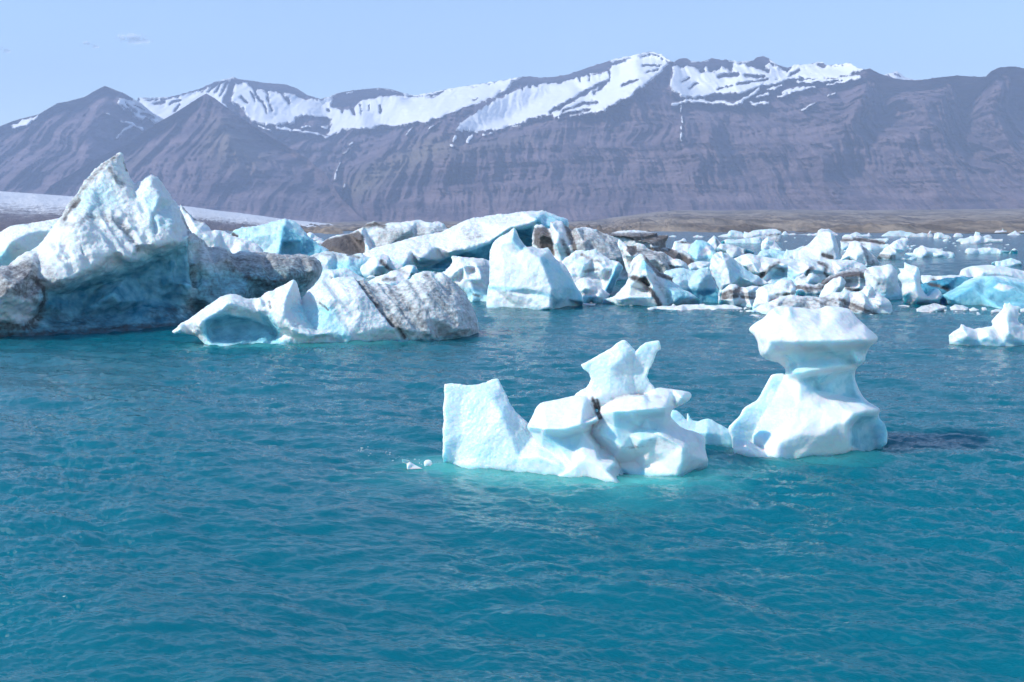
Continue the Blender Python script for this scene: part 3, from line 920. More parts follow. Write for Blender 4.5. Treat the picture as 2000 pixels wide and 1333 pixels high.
# ------------------------------------------------------------------ ice
def mat_ice():
    m = bpy.data.materials.new('glacier_berg_ice'); g = Nodes(m)
    a = g.sep(g.attr('ice').outputs['Color'])
    ts = g.attr('tex_scale', 'OBJECT').outputs['Fac']
    co = g.n('ShaderNodeTexCoord').outputs['Object']
    sc = g.n('ShaderNodeVectorMath', operation='SCALE')
    g.set(sc.inputs[0], co); g.set(sc.inputs['Scale'], ts)
    v = sc.outputs[0]                                   # one unit = 100 pixels of the photograph on this berg
    n1 = g.noise(v, 3.0, 5, 0.6)
    n2 = g.noise(v, 14.0, 5, 0.65)
    n3 = g.noise(v, 42.0, 3, 0.6)
    st = g.n('ShaderNodeMapping'); g.set(st.inputs[0], v); st.inputs['Rotation'].default_value = (0, 0.75, 0.2); st.inputs['Scale'].default_value = (3.0, 3.0, 26.0)
    n4 = g.noise(st.outputs[0], 1.0, 4, 0.65)           # layers of ash and silt in the ice
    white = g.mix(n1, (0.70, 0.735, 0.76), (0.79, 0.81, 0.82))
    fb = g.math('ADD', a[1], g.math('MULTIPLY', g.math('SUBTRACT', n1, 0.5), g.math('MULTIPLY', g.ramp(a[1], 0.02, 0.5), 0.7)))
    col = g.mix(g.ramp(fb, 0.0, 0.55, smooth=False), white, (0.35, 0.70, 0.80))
    col = g.mix(g.ramp(fb, 0.45, 1.0, smooth=False), col, (0.03, 0.215, 0.33))  # deep teal of wet blue ice, also used to paint shade under bergs
    dn = g.math('ADD', g.math('MULTIPLY', n2, 0.42), g.math('MULTIPLY_ADD', n4, 0.28, g.math('MULTIPLY', n1, 0.3)))
    fd = g.math('ADD', a[0], g.math('MULTIPLY', g.math('SUBTRACT', dn, 0.5), g.math('MULTIPLY', g.ramp(a[0], 0.0, 0.25), 1.5)))
    fd = g.ramp(fd, 0.04, 0.80, 0.0, 0.95)
    dirt = g.mix(a[2], (0.050, 0.042, 0.045), (0.115, 0.085, 0.068))
    dirt = g.mix(g.math('MULTIPLY', n3, 0.5), dirt, (0.15, 0.13, 0.125))
    col = g.mix(fd, col, dirt)
    # frozen-in specks
    sp = g.math('MULTIPLY', g.ramp(n3, 0.66, 0.74), g.math('ADD', g.math('MULTIPLY', g.ramp(n1, 0.5, 0.7), 0.14), g.math('MULTIPLY', g.ramp(a[0], 0.02, 0.3), 0.25)))
    col = g.mix(sp, col, (0.10, 0.09, 0.085))
    h = g.math('ADD', g.math('MULTIPLY', n2, 0.6), g.math('MULTIPLY', n3, 0.22))
    h = g.math('ADD', h, g.math('MULTIPLY', n1, 0.5))
    vo = g.n('ShaderNodeTexVoronoi', feature='SMOOTH_F1'); wv = g.n('ShaderNodeVectorMath', operation='ADD')
    g.set(wv.inputs[0], v); wn = g.n('ShaderNodeTexNoise'); g.set(wn.inputs['Vector'], v); wn.inputs['Scale'].default_value = 6.0
    g.set(wv.inputs[1], g.vmul(wn.outputs['Color'], (0.08, 0.08, 0.08))); g.set(vo.inputs['Vector'], wv.outputs[0]); vo.inputs['Scale'].default_value = 7.0
    h = g.math('ADD', h, g.math('MULTIPLY', vo.outputs['Distance'], 0.9))
    dist = g.math('DIVIDE', g.attr('bump', 'OBJECT').outputs['Fac'], ts)
    nrm = g.bump(h, 0.9, dist)
    rough = g.math('MULTIPLY_ADD', a[1], -0.2, 0.34)
    p = g.principled(Base_Color=col, Roughness=rough, IOR=1.31, Normal=nrm)
    p.subsurface_method = 'RANDOM_WALK'
    g.set(p.inputs['Subsurface Weight'], g.math('MULTIPLY', g.math('SUBTRACT', 1.0, fd), g.attr('sss', 'OBJECT').outputs['Fac']))
    p.inputs['Subsurface Radius'].default_value = (0.22, 0.75, 1.0)
    g.set(p.inputs['Subsurface Scale'], g.math('DIVIDE', g.attr('glow', 'OBJECT').outputs['Fac'], ts))
    p.inputs['Specular IOR Level'].default_value = 0.4
    g.out(p.outputs[0])
    return m


M_ICE = mat_ice()
GROUPS = {}


def berg(name, label, yb, lobes, paints=(), group=None, cat='iceberg', blue=0.05, dirt=0.0, brown=0.0, disp=(3.0, 1.6, 0.7), sss=0.9, glow=0.10,
         bump=0.05, voxel=0, notch=0.0, notch_h=10.0, fixed=False, seed=None, foot_glow=None, ridged=0.0):
    Y0 = float(water_y(yb)) if not isinstance(fixed, float) else fixed
    pxs = Y0 / FPX
    Vs, Fs, Ps, n = [], [], [], 0
    seed = seed if seed is not None else (sum(map(ord, label)) % 997)
    for li, lb in enumerate(lobes):
        kw = dict(lb)
        o = kw.pop('o')
        kw.setdefault('seed', seed + li)
        V, F, PX, isb = relief(o, Y0=Y0, yb=yb, fixed=bool(fixed), **kw)
        Vs.append(V); Fs.append(F + n); Ps.append(PX); n += len(V)
    V = np.concatenate(Vs); F = np.concatenate(Fs); PX = np.concatenate(Ps)
    org = at(float(PX[:, 0].mean()), yb, Y0); org[2] = 0
    if voxel:
        me = mesh_from('tmp', V - org, F)
        ob = bpy.data.objects.new('tmp', me); COL.objects.link(ob)
        md = ob.modifiers.new('r', 'REMESH'); md.mode = 'VOXEL'; md.voxel_size = voxel * pxs; md.use_smooth_shade = True
        dg = bpy.context.evaluated_depsgraph_get()
        em = bpy.data.meshes.new_from_object(ob.evaluated_get(dg))
        nv = len(em.vertices); co = np.empty(nv * 3, np.float32); em.vertices.foreach_get('co', co)
        V = co.reshape(-1, 3).astype(float) + org
        vi = np.empty(len(em.loops), np.int32); em.loops.foreach_get('vertex_index', vi)
        lt = np.empty(len(em.polygons), np.int32); em.polygons.foreach_get('loop_total', lt)
        assert (lt == 4).all()
        F = vi.reshape(-1, 4)
        bpy.data.objects.remove(ob); bpy.data.meshes.remove(em); bpy.data.meshes.remove(me)
        PX = to_px(V)
    L = (V - org) / pxs
    N = normals(V, F)
    low, mid, fine = disp
    pe = paint_eval(paints, PX)
    d = -2.2 * pe['dirt'] - pe['groove'] * (1 + 0.5 * fbm(L / 20.0, 2, seed + 3)) + low * fbm(L / 34.0, 2, seed) + mid * fbm(L / 11.0, 2, seed + 5)
    if ridged:
        d = d + ridged * (fbm(L / 16.0, 3, seed + 15, 0.5, True) - 0.3)
    d = d + pe['rough'] * (fbm(L / 5.5, 3, seed + 71, 0.7) + 0.6 * fbm(L / 14.0, 2, seed + 73, 0.6, True))
    if fine:
        d = d + fine * fbm(L / 4.5, 2, seed + 9)
    keep = np.clip((V[:, 2] / pxs + 4) / 8, 0.3, 1)
    V = V + N * (d * keep * pxs)[:, None]
    nz = fbm(L / 26.0, 3, seed + 41)
    nf = fbm(L / 9.0, 3, seed + 43)
    bl = blue + pe['blue'] * (1 + 0.35 * nz)
    if notch:
        hh = V[:, 2] / pxs
        bl = np.maximum(bl, notch * np.clip(1.15 - hh / (notch_h * (1 + 0.6 * nz)), 0, 1))
    bl = bl - pe['snow']
    di = dirt * (1 + 1.2 * nz) + pe['dirt'] * (1 + 0.6 * nf)
    me = mesh_from(name, V - org, F, [M_ICE])
    put_color(me, 'ice', np.stack([np.clip(di, 0, 1), np.clip(bl, 0, 1), np.full(len(V), brown)], 1))
    ob = link(name, me, tuple(org), label, cat, group)
    ob['tex_scale'] = 1.0 / (pxs * 100.0)
    ob['sss'] = float(sss); ob['glow'] = float(glow); ob['bump'] = float(bump)
    return ob


def lobe(o, ctrl='', **kw):
    return dict(o=o, ctrl=ctrl, **kw)

# ------------------------------------------------------------------ the near icebergs
# mushroom-shaped berg
berg('iceberg', 'tall white mushroom-shaped iceberg with a broad flat cap on a narrow blue neck', 891,
     [lobe("1462,644 1466,638 1478,629 1491,621 1500,611 1510,604 1523,597 1539,599 1553,601 1570,602 1585,605 1604,603 1615,597 1631,599 1658,603 1665,611 1672,619 1693,638 1712,655 1715,663 1709,671 1696,682 1691,695 1688,708 "
           "1671,719 1669,736 1677,762 1693,784 1718,797 1719,803 1715,814 1723,823 1731,830 1733,848 1732,866 1712,876w 1680,882w 1658,889w 1550,892w 1518,897w 1496,895w 1470,880w 1470,850 1500,790 1530,745 1535,725 1531,717 1520,709 1507,706 1491,699 1484,692 1482,680 1480,668 1474,655 1466,650",
           "1500,640,30 1500,665,-2 1495,690,12 1540,640,20 1555,655,-8 1545,690,12 1585,620,48 1630,620,52 1600,645,8 1650,650,8 1690,650,30 1572,669,-24 1610,667,-26 1660,666,-22 1700,665,4 "
           "1575,682,22 1610,684,34 1660,682,38 1600,700,44 1640,700,48 1560,712,30 1550,728,8 1575,727,0 1600,722,4 1640,715,14 1680,710,30 1590,738,46 1640,730,54 1560,745,34 1600,755,52 1650,755,62 "
           "1580,770,28 1620,775,40 1660,778,56 1560,790,15 1600,800,0 1650,800,-4 1690,797,10 1715,800,30 1640,826,-30 1658,822,-34 1668,810,-28 1690,803,-12 1580,825,-12 1540,835,-6 "
           "1640,845,-24 1600,850,-24 1560,850,-22 1520,868,-14 1500,880,-6 1650,870,-12 1668,835,40 1690,820,48 1700,840,62 1680,860,50 1710,860,72 1662,875,4",
           ridges=["1655,827,-34 1657,850,-26 1659,880,-4", "1508,606,55 1530,625,30 1545,645,4 1556,668,-18", "1540,600,65 1556,625,30 1570,650,0"],
           thick=150, lean=0.3, R=9, sig=3.2, step=1.8, ch=2, wlim=220),
      lobe("1422,841 1426,830 1442,817 1453,795 1466,791 1480,781 1491,763 1504,736 1512,730 1534,730 1560,760 1570,830 1560,880w 1450,880w 1431,874w 1428,854",
           "1500,800,25 1480,830,30 1500,760,45 1540,800,10 1470,860,40", thick=60, lean=0.25, dz=35, R=6, sig=3, step=2, wlim=200),
      lobe("1430,856 1440,852 1460,860 1480,872 1500,884 1519,895 1518,899w 1496,897w 1439,891w 1432,878", "1460,880,-12 1480,890,-18", thick=46, lean=.6, dz=-12, R=6, sig=2, step=1.8, wlim=220)],
     paints=[('rough', 'poly', "1420,840 1500,740 1530,740 1570,800 1520,840 1440,870", 10, 1.2), ('blue', 'poly', "1425,840 1500,740 1530,740 1565,800 1520,840 1440,870", 12, 0.22), ('blue', 'poly', "1530,690 1690,680 1690,712 1600,722 1545,735", 12, 0.36), ('blue', 'poly', "1560,738 1668,722 1675,770 1700,792 1620,772 1575,765", 12, 0.46),
             ('blue', 'poly', "1660,838 1680,812 1715,812 1735,830 1732,880 1690,885 1660,870", 8, 0.5), ('blue', 'poly', "1480,850 1510,845 1500,864 1488,862", 9, 0.2)],  # blue ice under cap, neck and shelf, with their shade painted in
     blue=0.05, voxel=1.55, disp=(2.0, 0.8, 0.25), notch=0.42, notch_h=9, glow=0.28, bump=0.018)

berg('iceberg', 'low glassy ridge of broken ice between the two sculpted near icebergs', 872,
     [lobe("1311,800 1323,803 1334,813 1341,822 1343,808 1348,817 1353,822 1364,823 1375,819 1383,818 1391,820 1399,826 1415,834 1426,840 1434,850 1430,871w 1380,872w 1320,874w 1306,860 1306,820",
           "1340,845,10 1380,845,-8 1410,850,5", thick=46, lean=0.35, R=5, sig=1.5, step=1.8, ch=0)],
     blue=0.34, disp=(1.5, 1.2, 0.6), notch=0.6, notch_h=14, glow=0.28, bump=0.018)

# sculpted berg with slab, blocks and crown
berg('iceberg', 'sculpted white iceberg with a glassy slab, undercut blocks and a jagged two-pronged crown', 925,
     [lobe("864,890 866,865 865,840 867,820 866,797 868,775 867,760 869,751 879,749 900,752 918,754 936,752 942,749 948,748 960,742 972,740 975,746 978,752 984,764 990,775 993,784 996,790 1005,801 1014,811 1029,826 1045,850 1080,860 1130,880 "
           "1140,930w 1128,934w 1056,925w 1002,919w 960,916w 918,914w 885,907w 868,900w",
           "900,780,112 960,780,96 900,850,84 950,850,58 1000,860,40 980,810,62 1050,890,-10 930,890,56 1090,905,-30 1010,895,24", thick=70, lean=0.42, dz=0, R=5, sig=3, step=2, ch=0, wlim=220, side=0.75),
      lobe("1030,835 1032,829 1040,812 1047,796 1056,787 1080,782 1125,772 1149,772 1153,780 1156,788 1164,805 1173,820 1160,831 1156,838 1155,845 1160,856 1167,866 1188,876 1196,884 1203,896 1218,922 1234,939 1225,943w 1212,945w 1128,936w 1090,932w 1075,900 1050,868 1038,847",
           "1060,810,10 1100,800,15 1140,790,15 1034,834,-10 1065,838,-42 1101,839,-50 1135,830,-52 1167,819,-40 1060,850,-8 1100,856,4 1140,845,0 1120,875,-8 1090,875,-10 1140,900,-48 1120,915,-46 1170,900,-52 1185,920,-68 1205,940,-78 1150,930,-50 1160,870,-20 1200,905,-50 1130,885,-34",
           ridges=["1137,884,-40 1165,910,-60 1200,942,-82"], thick=110, lean=0.35, R=8, sig=2.0, step=1.9, ch=1, wlim=240),
      lobe("1150,840 1160,815 1172,795 1194,780 1215,771 1240,770 1260,770 1272,763 1284,757 1308,760 1330,763 1347,766 1352,771 1350,777 1344,784 1330,791 1317,797 1311,805 1310,812 1314,820 1332,836 1355,843 1374,850 1378,857 1377,877 1380,890 1383,899 "
           "1383,908w 1347,921w 1320,931w 1254,926w 1235,925w 1200,905 1165,868 1153,850",
           "1197,803,-20 1230,803,-34 1262,800,-38 1299,796,-20 1330,778,-5 1220,785,10 1270,785,5 1215,818,5 1262,815,15 1300,812,28 1200,835,5 1250,835,18 1295,830,30 1180,850,0 1230,850,5 1270,840,0 "
           "1215,875,-20 1250,860,-25 1290,850,-28 1325,872,-28 1270,880,-12 1240,880,2 1300,895,-20 1240,900,26 1255,915,10 1285,900,0 1310,925,-30 1330,885,-34 1350,890,0 1370,880,42 1365,860,52",
           ridges=["1250,848,-10 1285,852,-14 1333,875,-36", "1333,875,-36 1332,905,-38 1322,930,-34", "1190,777,30 1255,772,20 1262,797,-30"],
           thick=120, lean=0.35, R=8, sig=1.9, step=1.9, ch=1, wlim=240),
      lobe("1135,713 1143,709 1155,703 1170,694 1185,685 1194,681 1203,672 1215,665 1221,665 1230,674 1239,683 1241,687 1238,710 1239,736 1242,766 1262,800 1110,800 1118,780 1125,769 1135,762 1146,757 1152,750 1155,742 1153,735 1152,730 1146,724 1140,721",
           "1190,720,30 1215,700,28 1190,760,22 1220,760,22 1160,780,15", thick=60, lean=0.15, dz=45, R=5, sig=2.2, step=1.9, ch=0),
      lobe("1242,687 1250,677 1260,670 1270,667 1287,666 1290,673 1291,683 1284,686 1279,697 1275,707 1268,722 1263,736 1269,747 1278,757 1285,775 1300,800 1230,800 1238,766 1237,736 1237,710",
           "1255,720,42 1258,770,32", thick=42, lean=0.12, dz=52, R=4, sig=2, step=1.9, ch=0)],
     paints=[('rough', 'poly', "860,735 980,735 1030,825 1060,880 1000,925 860,915", 14, 1.5), ('rough', 'poly', "1130,712 1220,660 1295,660 1270,740 1280,765 1120,770", 8, 1.2), ('blue', 'poly', "868,755 975,745 1030,830 1060,880 1000,910 870,890", 25, 0.17), ('blue', 'poly', "1138,712 1220,668 1288,668 1262,740 1270,765 1130,765", 14, 0.15), ('dirt', 'line', "1158,779 1164,795 1172,816", 5, 0.75), ('dirt', 'line', "1166,782 1170,800", 4, 0.7), ('dirt', 'line', "1195,779 1230,771 1262,772 1290,776", 5, 0.24), ('dirt', 'line', "1212,880 1250,872 1300,862 1330,872", 9, 0.16),
             ('dirt', 'line', "1215,876 1245,874", 5, 0.3), ('dirt', 'line', "1272,860 1300,875 1330,876", 7, 0.2), ('blue', 'poly', "1045,852 1140,850 1130,880 1080,885", 22, 0.34), ('blue', 'poly', "1180,815 1310,810 1290,850 1200,880 1170,850", 26, 0.28),  # blue polygons paint the cyan shade under the blocks
             ('blue', 'poly', "900,860 960,850 1000,890 950,915 905,905", 45, 0.26)],
     blue=0.06, voxel=1.6, disp=(1.8, 0.8, 0.3), notch=0.42, notch_h=10, glow=0.28, bump=0.018)
foot("864,905 918,916 1002,922 1056,928 1128,937 1212,948 1240,944 1320,934 1383,908", 1.3, 0.75)
foot("880,918 1000,926 1130,940 1200,950", 2.3, 0.30)
foot("1439,893 1496,900 1550,897 1658,894 1712,880", 0.9, 0.30)

# big berg
berg('iceberg', 'largest iceberg, two white peaks over a dirt-streaked blue underside', 655,
     [lobe("-70,560 -60,545 -30,530 0,521 15,519 30,508 45,497 60,490 75,482 95,455 117,427 130,405 145,385 158,366 170,350 182,335 195,322 208,312 222,305 229,300 234,297 238,300 240,305 243,315 246,325 251,340 256,352 262,360 271,356 280,350 293,341 303,345 315,358 330,378 345,400 360,425 "
           "368,443 372,452 385,462 400,471 430,484 465,490 500,492 530,495 560,498 590,497 615,502 626,510 631,523 628,535 620,548 605,570 600,600 580,618w 560,622w 450,632w 345,640w 240,645w 150,652w 60,658w -20,661w -70,662w",
           "84,562,-30 120,550,-35 180,523,-38 255,505,-42 300,481,-38 345,470,-32 372,460,-5 90,585,30 130,578,50 190,558,58 255,537,55 310,512,48 355,492,30 "
           "150,620,30 215,578,-5 232,592,-8 235,612,40 300,585,40 330,545,15 345,590,40 382,560,-8 396,515,10 370,520,40 420,545,5 445,500,45 485,540,2 520,518,40 565,530,2 603,535,35 "
           "400,605,55 500,592,60 570,575,55 400,588,-8 480,572,-8 560,552,-8 610,530,10 "
           "175,420,75 150,440,20 108,480,35 120,455,55 240,440,30 255,455,15 200,400,120 225,350,140 185,370,150 293,355,100 300,420,10 335,430,0 270,480,-30 220,490,-30 160,500,-25 130,520,-20 200,455,10 265,400,80 315,385,50 285,440,0 "
           "30,555,-70 85,590,-20 20,610,-30 75,620,30 40,590,-60 5,540,-30 60,530,-20 80,555,5 0,580,-65 -30,600,-50",
           ridges=["75,545,10 88,565,15 88,590,12 70,620,25", "175,415,70 215,425,35 245,445,12 258,470,-15", "375,470,20 372,510,42 380,545,45", "440,490,60 462,520,35 475,545,30"],
           thick=240, lean=0.42, sx=0.75, x0=60, R=12, sig=4.0, step=1.9, ch=1, wlim=420),
      ],
     paints=[('dirt', 'poly', "-70,525 15,520 60,500 85,545 86,575 60,585 20,580 -70,600", 14, 0.46), ('dirt', 'line', "20,522 60,540 85,560 90,580 75,615 50,640", 7, 0.6), ('dirt', 'line', "0,530 40,560 70,590", 7, 0.4),
             *[('groove', 'line', q, 10, 6) for q in ('180,415 205,450 231,492', '204,421 235,462 258,498', '226,424 250,456 274,488', '262,428 280,455 292,480', '150,450 160,480 172,515', '120,470 132,500 140,530')], *[('groove', 'line', q, 6, 8) for q in ('103,474 107,482', '132,495 138,502', '160,486 165,494', '118,502 124,508', '300,420 305,450', '275,395 280,410')], *[('groove', 'line', q, 9, 9) for q in ('374,470 380,520 384,570', '408,478 430,520 442,560', '455,492 478,530', '520,505 532,545', '345,500 350,560')], ('dirt', 'line', "120,430 150,385 175,352 200,325 228,303", 7, 0.32), ('dirt', 'line', "125,428 140,408 155,390", 5, 0.6), ('dirt', 'line', "215,330 228,350 240,360", 7, 0.36), ('dirt', 'line', "246,318 250,332", 4, 0.7),
             ('dirt', 'line', "120,438 150,440 180,416 220,424 250,450", 8, 0.26), ('dirt', 'line', "180,416 240,436 262,470 275,490", 5, 0.3), ('dirt', 'line', "60,505 90,520 120,560", 14, 0.22),
             ('dirt', 'line', "360,425 375,470 372,510 382,560", 6, 0.36), ('dirt', 'line', "368,445 400,472 440,490 480,500", 8, 0.28), ('dirt', 'line', "400,472 430,510 440,545", 6, 0.28), ('dirt', 'poly', "430,490 620,498 634,520 600,560 520,575 440,530", 16, 0.42), ('dirt', 'poly', "90,640 100,600 300,640 380,560 600,540 600,620 345,645 100,660", 30, 0.28), ('dirt', 'poly', "372,450 470,490 480,560 390,570", 20, 0.26),  # silt; the broad patches also paint shade on right limb and underside
             ('dirt', 'line', "-40,640 60,640 80,610", 14, 0.5), ('dirt', 'line', "-40,655 60,655 150,648 345,636 560,618", 12, 0.45), ('dirt', 'line', "550,500 556,530 548,560", 5, 0.36), ('dirt', 'line', "490,492 545,498 600,499", 7, 0.30), ('dirt', 'line', "300,615 400,600 500,580 590,560", 16, 0.3),  # silt strokes; those along the base also darken the shaded undercut
             ('blue', 'poly', "84,575 180,540 300,500 375,475 375,560 350,640 100,655 70,620", 30, 0.80), ('blue', 'poly', "375,520 600,530 600,620 375,640", 30, 0.55), ('blue', 'poly', "160,380 210,350 235,400 190,420 150,410", 20, 0.20),  # wet blue ice of the cave, deepened to stand in for its shade
             ('blue', 'poly', "270,380 320,380 350,440 300,450", 22, 0.20)],
     blue=0.05, dirt=0.10, disp=(5.0, 2.4, 0.7), notch=0.95, notch_h=34, glow=0.07, bump=0.06, ridged=1.6)  # wet base band, painted deep to darken its sunlit rim

# slab with diagonal bands
band = lambda x0, k: ('dirt', 'line', "%d,%d %d,%d" % (x0, 545, x0 + 92, 662), 3.2, k)
berg('iceberg', 'long iceberg slab with diagonal dark bands and a pointed white fin over a turquoise hollow', 668,
     [lobe("590,584 598,573 606,564 614,557 626,550 640,546 655,543 666,541 685,541 701,542 715,546 733,550 750,551 768,552 781,549 794,545 802,540 810,536 820,532 832,530 848,531 864,534 878,543 890,554 898,563 906,573 915,586 922,598 928,615 934,630 936,642 937,656w 900,659w 864,661w 768,666w 672,670w 608,672w 560,672w 570,620",
           "640,580,10 700,575,0 700,620,-25 640,620,0 760,590,5 760,640,-35 840,570,20 840,620,-20 900,610,0 900,645,-25 840,650,-40 680,655,-35 620,650,-10", thick=130, lean=0.62, sx=0.30, x0=668, R=9, sig=3, step=1.9, nr=0, jit=3, wlim=220, ch=1),
      lobe("334,650 345,642 352,634 368,624 385,612 406,598 418,590 432,581 444,576 454,574 465,577 480,585 493,583 506,582 520,572 538,565 550,559 563,553 570,548 575,546 581,557 584,569 587,580 590,600 610,625 640,645 656,651 652,657 640,658 625,664w 608,671w 512,672w 448,675w 410,674w 390,660 384,655 360,652",
           "420,610,0 450,590,-10 390,632,-25 350,645,-15 420,640,35 450,635,42 500,632,48 530,640,40 480,600,-5 500,610,10 540,590,-5 560,570,5 555,610,-35 565,640,-45 600,640,-30 640,652,-55 600,652,-60 570,655,-20 540,655,30 590,620,-10 450,660,15 500,660,20 400,650,-10",
           ridges=["574,548,20 560,585,-15 552,615,-38 570,645,-55 610,656,-62 654,653,-55", "506,583,10 520,605,-5 545,640,-30"], thick=95, lean=0.4, sx=0.18, x0=500, dz=-25, R=7, sig=2.6, step=1.9, ch=1, wlim=220)],
     paints=[('blue', 'poly', "400,625 440,610 500,625 545,640 545,668 420,676 395,655", 8, 0.62), ('blue', 'poly', "560,600 600,590 650,600 690,668 640,668 655,650 600,640", 14, 0.35), ('blue', 'poly', "505,612 530,615 548,645 520,650", 6, 0.5),
             ('dirt', 'poly', "700,545 930,540 940,660 790,665 740,600", 14, 0.34)] + [('dirt', 'line', q, 12, 0.42) for q in ('720,552 770,620 800,660', '770,552 830,640', '835,540 890,630')] + [('groove', 'line', '%d,545 %d,662' % (x, x + 92), 6, 5) for x in ()] + [('groove', 'line', q, wd, k) for q, wd, k in (('640,548 690,612', 9, 5), ('700,543 790,662', 6, 7), ('722,550 760,600', 12, 6), ('745,553 835,662', 7, 5), ('768,553 800,600', 14, 8), ('800,545 830,590', 6, 4), ('835,560 905,650', 8, 3), ('850,535 880,570', 6, 5), ('655,600 700,660', 8, 4))] + [band(x, k) for x, k in ((699, .62), (706, .5), (716, .25), (730, .3), (752, .34), (764, .4), (772, .3), (786, .22), (800, .3), (815, .2), (838, .22), (852, .28))]
     + [('dirt', 'line', "700,543 735,590 775,640 790,662", 6.5, 0.55), ('dirt', 'line', "760,560 790,610", 8, 0.45), ('dirt', 'line', "625,592 640,606", 3, 0.5), ('dirt', 'line', "526,590 528,602", 3, .5)],
     blue=0.06, voxel=1.6, disp=(2.4, 1.8, 0.8), notch=0.5, notch_h=9, glow=0.09, bump=0.05, ridged=1.2)
foot("410,676 512,676 608,675 672,672 768,668", 1.6, 0.4)

berg('iceberg', 'white snub-backed iceberg with two horns near the right edge of the water', 675,
     [lobe("1853,655 1862,648 1873,641 1875,636 1877,633 1882,634 1888,638 1902,643 1915,641 1928,638 1938,637 1939,634 1937,628 1943,620 1949,613 1955,607 1959,603 1960,597 1962,592 1967,594 1972,591 1975,595 1978,598 1987,598 1993,601 1990,609 1989,617 1988,624 1990,630 1997,634 2004,639 2015,640 2030,650 2035,674w 1957,676w 1894,675w 1856,672w",
           "1890,655,-20 1930,655,-15 1970,650,-10 1965,620,10 1985,640,10 1910,665,5 1960,668,5 1880,645,-12", thick=80, lean=0.4, R=5, sig=2, step=1.8, ch=0)],
     paints=[('blue', 'poly', "1870,662 1990,664 2030,660 2030,680 1870,680", 5, 0.35)], blue=0.06, disp=(2.0, 1.4, 0.6), notch=0.3, notch_h=9, glow=0.2, bump=0.04)

# small lumps and spray by the slab
for lab, o in (("small white lump of ice awash beside the glassy slab, with a pointed tail", "794,907 797,904 802,903 807,906 812,909 826,911w 795,912w"),
               ("small rounded lump of ice awash closest to the glassy slab", "828,903 831,899 837,898 842,900 844,904 846,907w 829,908w"),
               ("thin sliver of white ice in the wave behind the awash lumps", "785,896 790,898 798,899 801,901 796,903w 786,900w")):
    berg('ice_lump', lab, 908, [lobe(o, thick=14, R=3, sig=1, step=0.9, drop=5)], group='small lumps of ice awash in the waves', cat='ice lump', disp=(0.5, 0.6, 0.2), blue=0.1, bump=0.03)

# ------------------------------------------------------------------ the drifting pack behind
PACK = 'icebergs packed across the middle of the lagoon'


def pk(label, yb, o, ctrl='', thick=50, lean=0.45, nr=7, jit=9, sig=1.8, R=6, ch=1, ridges=(), paints=(), sx=0.0, wlim=120.0, side=0.22, extra=(), step=1.6, dz=0, **kw):
    kw.setdefault('disp', (2.8, 1.9, 0.7))
    kw.setdefault('group', PACK)
    kw.setdefault('notch', 0.38); kw.setdefault('notch_h', 7); kw.setdefault('dirt', 0.02 + 0.09 * ((sum(map(ord, label)) * 37 % 100) / 100.0) ** 2)
    kw.setdefault('ridged', 0.9)
    if not any(p[0] == 'dirt' for p in paints) and thick > 25 and kw['group'] == PACK:
        rg = random.Random(label); P_ = poly_parse(o); bx = [p[0] for p in P_]; by = [p[1] for p in P_]; paints = list(paints)
        for _ in range(rg.choice((1, 2, 2))):
            xa = rg.uniform(min(bx), max(bx)); ya = rg.uniform(min(by), max(by)); ln = rg.uniform(0.15, 0.45) * (max(bx) - min(bx)); sl = rg.uniform(-0.2, 0.9)
            paints.append(('dirt', 'line', '%.0f,%.0f %.0f,%.0f %.0f,%.0f' % (xa, ya, xa + ln / 2, ya + sl * ln / 2 + rg.uniform(-4, 4), xa + ln, ya + sl * ln), rg.uniform(3, 6), rg.uniform(0.3, 0.65)))
    return berg('iceberg', label, yb, [lobe(o, ctrl, thick=thick, lean=lean, nr=nr, jit=jit, sig=sig, R=R, ch=ch, ridges=ridges, sx=sx, wlim=wlim, side=side, step=step, dz=dz)] + list(extra), paints, **kw)


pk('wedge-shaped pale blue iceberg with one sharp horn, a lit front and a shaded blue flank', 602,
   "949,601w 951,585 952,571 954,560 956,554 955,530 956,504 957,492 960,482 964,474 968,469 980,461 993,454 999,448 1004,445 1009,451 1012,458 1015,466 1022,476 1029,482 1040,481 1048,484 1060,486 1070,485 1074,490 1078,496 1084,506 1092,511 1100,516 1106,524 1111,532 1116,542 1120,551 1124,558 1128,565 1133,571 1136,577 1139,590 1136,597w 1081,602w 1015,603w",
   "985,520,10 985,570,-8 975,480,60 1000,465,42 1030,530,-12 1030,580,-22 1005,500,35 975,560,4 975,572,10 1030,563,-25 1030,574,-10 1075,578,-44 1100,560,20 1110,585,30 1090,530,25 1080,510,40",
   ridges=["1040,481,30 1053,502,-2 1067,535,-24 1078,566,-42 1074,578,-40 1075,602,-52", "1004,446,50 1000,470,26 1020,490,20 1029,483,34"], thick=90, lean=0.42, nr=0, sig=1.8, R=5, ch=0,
   paints=[('blue', 'poly', "1052,500 1085,508 1139,580 1138,600 1078,604 1080,565", 6, 0.34), ('blue', 'line', "956,562 1010,566 1078,578", 5, 0.3), ('blue', 'poly', "1005,450 1028,484 1010,490 998,470", 5, 0.3)], blue=0.10, disp=(1.6, 1.0, 0.5), group=None)  # blue on the right flank and horn face paints their shade

